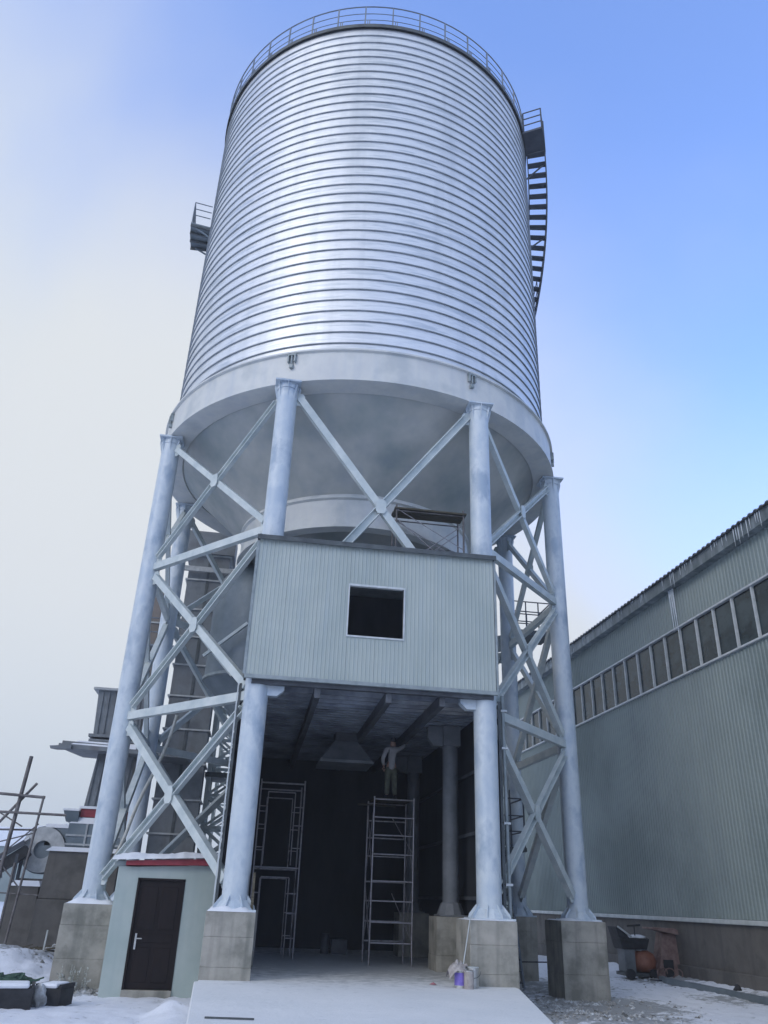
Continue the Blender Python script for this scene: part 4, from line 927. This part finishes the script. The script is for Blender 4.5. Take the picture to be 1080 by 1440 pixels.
M().bar((bx-.1, by-.3, GZ+1.3), (bx-.1, by-.3, GZ+1.62), .03).bar((bx-.35, by-.3, GZ+1.58), (bx+.12, by-.3, GZ+1.62), .06).build('handlebar', MT['black'], om)
for wx in (-.42, .42):
    M().tube((bx+wx, by-.45, GZ+.16), (bx+wx, by-.36, GZ+.16), .16, 16).build('wheel', MT['black'], om)
ct = thing('rusty_chute', 'leaning rusty pink steel chute with a tilted lid, against the warehouse base', 'chute', (11.6, 3.7, GZ))
cx_, cy_ = 11.62, 3.9
M().hexa([(cx_-.42, cy_-.35, GZ), (cx_+.38, cy_-.35, GZ), (cx_+.38, cy_+.3, GZ), (cx_-.42, cy_+.3, GZ), (cx_-.05, cy_-.2, GZ+1.42), (cx_+.62, cy_-.2, GZ+1.38), (cx_+.62, cy_+.3, GZ+1.38), (cx_-.05, cy_+.3, GZ+1.42)]).build('chute_body', MT['rust'], ct)
M().hexa([(cx_-.52, cy_-.42, GZ+1.52), (cx_+.8, cy_-.42, GZ+1.30), (cx_+.8, cy_+.35, GZ+1.30), (cx_-.52, cy_+.35, GZ+1.52), (cx_-.52, cy_-.42, GZ+1.57), (cx_+.3, cy_-.42, GZ+1.56), (cx_+.3, cy_+.35, GZ+1.56), (cx_-.52, cy_+.35, GZ+1.57)]).build('chute_lid', MT['rust'], ct)
M().box(cx_-.2, cx_+.12, cy_-.40, cy_-.33, GZ+.05, GZ+.62).build('chute_mouth', MT['black'], ct)
hs = M(); pts = [(cx_-.40+.24*math.cos(a)+.012*i, cy_-.45-.02*i, GZ+.22+.18*math.sin(a)) for i, a in enumerate([k*math.pi/6 for k in range(28)])]
hs.path(pts, .02, 6).build('coiled_hose', MT['rust'], ct)
# snow edge board, cable, crumbs by the warehouse
bd = M()
pts = [(11.1, 3.2), (10.9, 2.2), (10.95, 1.0), (10.95, -.6), (10.9, -2.2), (10.85, -4.5), (10.8, -8.0)]
for a, b_ in zip(pts, pts[1:]): bd.bar((*a, GZ+.10), (*b_, GZ+.09), .14, .16)
o = bd.build('kerb_edge', MT['bin']); setp(o, 'dark uneven kerb edge poking out of the snow along the warehouse', 'kerb')
cb = M(); pts = [(10.7+.5*math.sin(i*.5)+.08*i, 3.2-.35*i, GZ+.06) for i in range(12)]
o = cb.path(pts, .018, 6).build('loose_cable', MT['black']); setp(o, 'loose black cable lying on the snow near the rusty chute', 'cable')
o = blob(11.55, -.6, GZ+.14, .1, .1, .12, 'black', 'black_lump', None, 2, .3, 10, 6); setp(o, 'small black lump on the snow strip by the warehouse wall', 'lump')
cbx = M(); pts = [(7.0, 2.4, .02), (5.2, 2.3, -.02), (4.2, 1.0, .0)]
o = M().path([(3.4, 1.8, .05), (5.0, 1.6, -.02), (7.5, 1.5, .02)], .02, 6).build('sagging_cable', MT['black']); setp(o, 'thin black cable strung low between the right-hand pedestals', 'cable')
# left front: netting, blocks, weed
gn = thing('green_netting', 'crumpled dark green netting bundle on the snow at the left edge', 'netting', (-7.6, -3.6, GZ))
for k, (dx, dy, rx, ry, rz_) in enumerate(((0, 0, .62, .42, .20), (.35, -.15, .35, .28, .14), (-.5, .1, .5, .4, .24))):
    blob(-7.72+dx, -3.7+dy, GZ+.18, rx, ry, rz_*.8, 'green', 'netting_fold', gn, k*3.1, .35, 30, 16)
ns = M()
for i in range(6):
    x = -8.0+.15*i; ns.bar((x, -4.08, GZ+.16), (x+.05, -3.74, GZ+.30+.03*(i % 3)), .05, .04)
ns.build('netting_slats', MT['green'], gn)
M().bar((-7.3, -4.0, GZ+.12), (-6.75, -3.8, GZ+.3), .05, .03).build('loose_strip', MT['green'], gn)
blob(-8.25, -3.6, GZ+.42, .4, .3, .07, 'snow', 'netting_snow', gn, 7, .3)
def crate(cx, cy, lx, ly, h, rz_, label, name='black_block', top='snow'):
    t = thing(name, label, 'block', (cx, cy, GZ))
    c_, s_ = math.cos(rz_), math.sin(rz_)
    def T(u, v3, z): return (cx+u*c_-v3*s_, cy+u*s_+v3*c_, GZ+z)
    def bx_(u0, u1, v0, v1, z0, z1): return M().hexa([T(u0,v0,z0),T(u1,v0,z0),T(u1,v1,z0),T(u0,v1,z0),T(u0,v0,z1),T(u1,v0,z1),T(u1,v1,z1),T(u0,v1,z1)])
    bx_(-lx, lx, -ly, ly, -.05, h).build('block_body', MT['black'], t, bevel=.015)
    bx_(-lx, -lx+.05, -ly-.01, ly, h, h+.07).build('block_rim', MT['black'], t); bx_(lx-.05, lx, -ly-.01, ly, h, h+.07).build('block_rim', MT['black'], t)
    q = bx_(-lx+.07, lx-.09, -ly-.03, ly-.05, h, h+.085).build('block_snow', MT['snow'], t, bevel=.04)
    return t
crate(-7.02, -6.35, .62, .32, .34, .22, 'long black plastic tray capped with snow at the left edge')
crate(-6.12, -5.7, .27, .30, .30, -.25, 'black open-ended tray with snow in it, nearest the outermost left pedestal')
crate(-7.55, -7.6, .40, .28, .26, .1, 'small black tray half cut off by the left edge of the view')
o = blob(-6.34, -6.05, GZ+.14, .15, .17, .22, 'stone', 'snowy_lump', None, 5, .2); setp(o, 'snow-dusted stone lump between the two black trays', 'stone')
# frosted weed at outermost left pedestal
wd = thing('frosted_weed', 'frosted dry weed growing at the foot of the outermost left pedestal', 'plant', (-6.25, -3.1, GZ))
stm = M(); lf = M()
for i in range(46):
    a = random.uniform(-1.1, 1.1); l = random.uniform(.15, .55); x0 = -6.25+random.gauss(0, .16)
    p = Vector((x0, -3.05+random.uniform(-.25, .1), GZ)); q = p+Vector((math.sin(a)*l*.7, random.uniform(-.2, .1), math.cos(a)*l))
    stm.tube(p, q, .005, 4, r2=.003, caps=False)
    for k in range(9):
        c_ = p.lerp(q, random.uniform(.35, 1)); s_ = random.uniform(.014, .034); d1 = Vector((random.gauss(0, 1), random.gauss(0, 1), random.gauss(0, 1))).normalized()*s_; d2 = Vector((random.gauss(0, 1), random.gauss(0, 1), random.gauss(0, 1))).normalized()*s_
        lf.add([c_-d1, c_+d2, c_+d1, c_-d2], [(0, 1, 2, 3)])
stm.build('stems', MT['straw'], wd); lf.build('frosted_heads', MT['straw'], wd)
# rubble (stuff): gravel by right pedestals, sticks and stones left of the pedestal
def rubble(name, spots, label, sz=(.02, .07)):
    mm = M()
    for (cx, cy, sx, sy, n_) in spots:
        for _ in range(n_):
            x = random.gauss(cx, sx); y = random.gauss(cy, sy)
            if -3.4 < x < 3.2 and y > -16: continue
            r_ = random.uniform(*sz); z = gz(x, y)
            pts = [Vector((x, y, z))+Vector((random.uniform(.6, 1.2)*r_*ux, random.uniform(.6, 1.2)*r_*uy, random.uniform(.4, .8)*r_*uz)) for ux, uy, uz in ((1,0,0),(0,1,0),(-1,0,0),(0,-1,0),(0,0,1),(0,0,-1))]
            mm.add(pts, [(0,1,4),(1,2,4),(2,3,4),(3,0,4),(1,0,5),(2,1,5),(3,2,5),(0,3,5)])
    o = mm.build(name, MT['stone']); setp(o, label, 'rubble', kind='stuff')
rubble('gravel_scatter', [(4.6, -5.2, .8, 1.2, 420), (6.0, -3.4, .9, .4, 260), (5.6, -5.8, 1.0, .5, 160), (4.6, -1.5, .8, 1.2, 140), (10.8, 3.2, .8, 1.0, 60)], 'scattered gravel and frozen clods around the outermost right pedestal')
rubble('stone_scatter', [(-8.6, 2.9, 1.3, .5, 320), (-6.3, -3.15, .45, .14, 130), (-7.1, 1.0, .3, .6, 90)], 'broken stones and snow lumps left of the outermost left pedestal', (.03, .11))
sk = M()
for _ in range(46):
    x = random.gauss(-8.8, 1.0); y = random.gauss(2.7, .5); a = random.uniform(-.6, .6); l = random.uniform(.2, .6); z = gz(x, y)+.06
    sk.bar((x, y, z), (x+l*math.cos(a), y+l*math.sin(a), z+random.uniform(-.05, .12)), .03)
o = sk.build('scrap_sticks', MT['wood']); setp(o, 'snowy heap of scrap sticks below the concrete plinths at left', 'sticks', kind='stuff')
# short stake left of tall plinth
o = M().bar((-8.0, 1.6, GZ), (-7.97, 1.6, .45), .04).build('stake', MT['ledge']); setp(o, 'short pale stake standing in the snow heap left of the pedestal', 'stake')

# ------------------------------------------------------------------ thin frosty air
hm = bpy.data.materials.new('frosty_air'); hm.use_nodes = True; ht = hm.node_tree
for nd in list(ht.nodes):
    if nd.type != 'OUTPUT_MATERIAL': ht.nodes.remove(nd)
pvn = ht.nodes.new('ShaderNodeVolumePrincipled'); pvn.inputs['Color'].default_value = (.88, .93, 1, 1); pvn.inputs['Density'].default_value = .0016; pvn.inputs['Anisotropy'].default_value = .2
ht.links.new(pvn.outputs[0], [nd for nd in ht.nodes if nd.type == 'OUTPUT_MATERIAL'][0].inputs['Volume'])
hz = M().box(-520, 520, -520, 520, -2.2, 38).build('haze', hm); setp(hz, 'thin pale frosty haze in the air over the yard', kind='stuff')
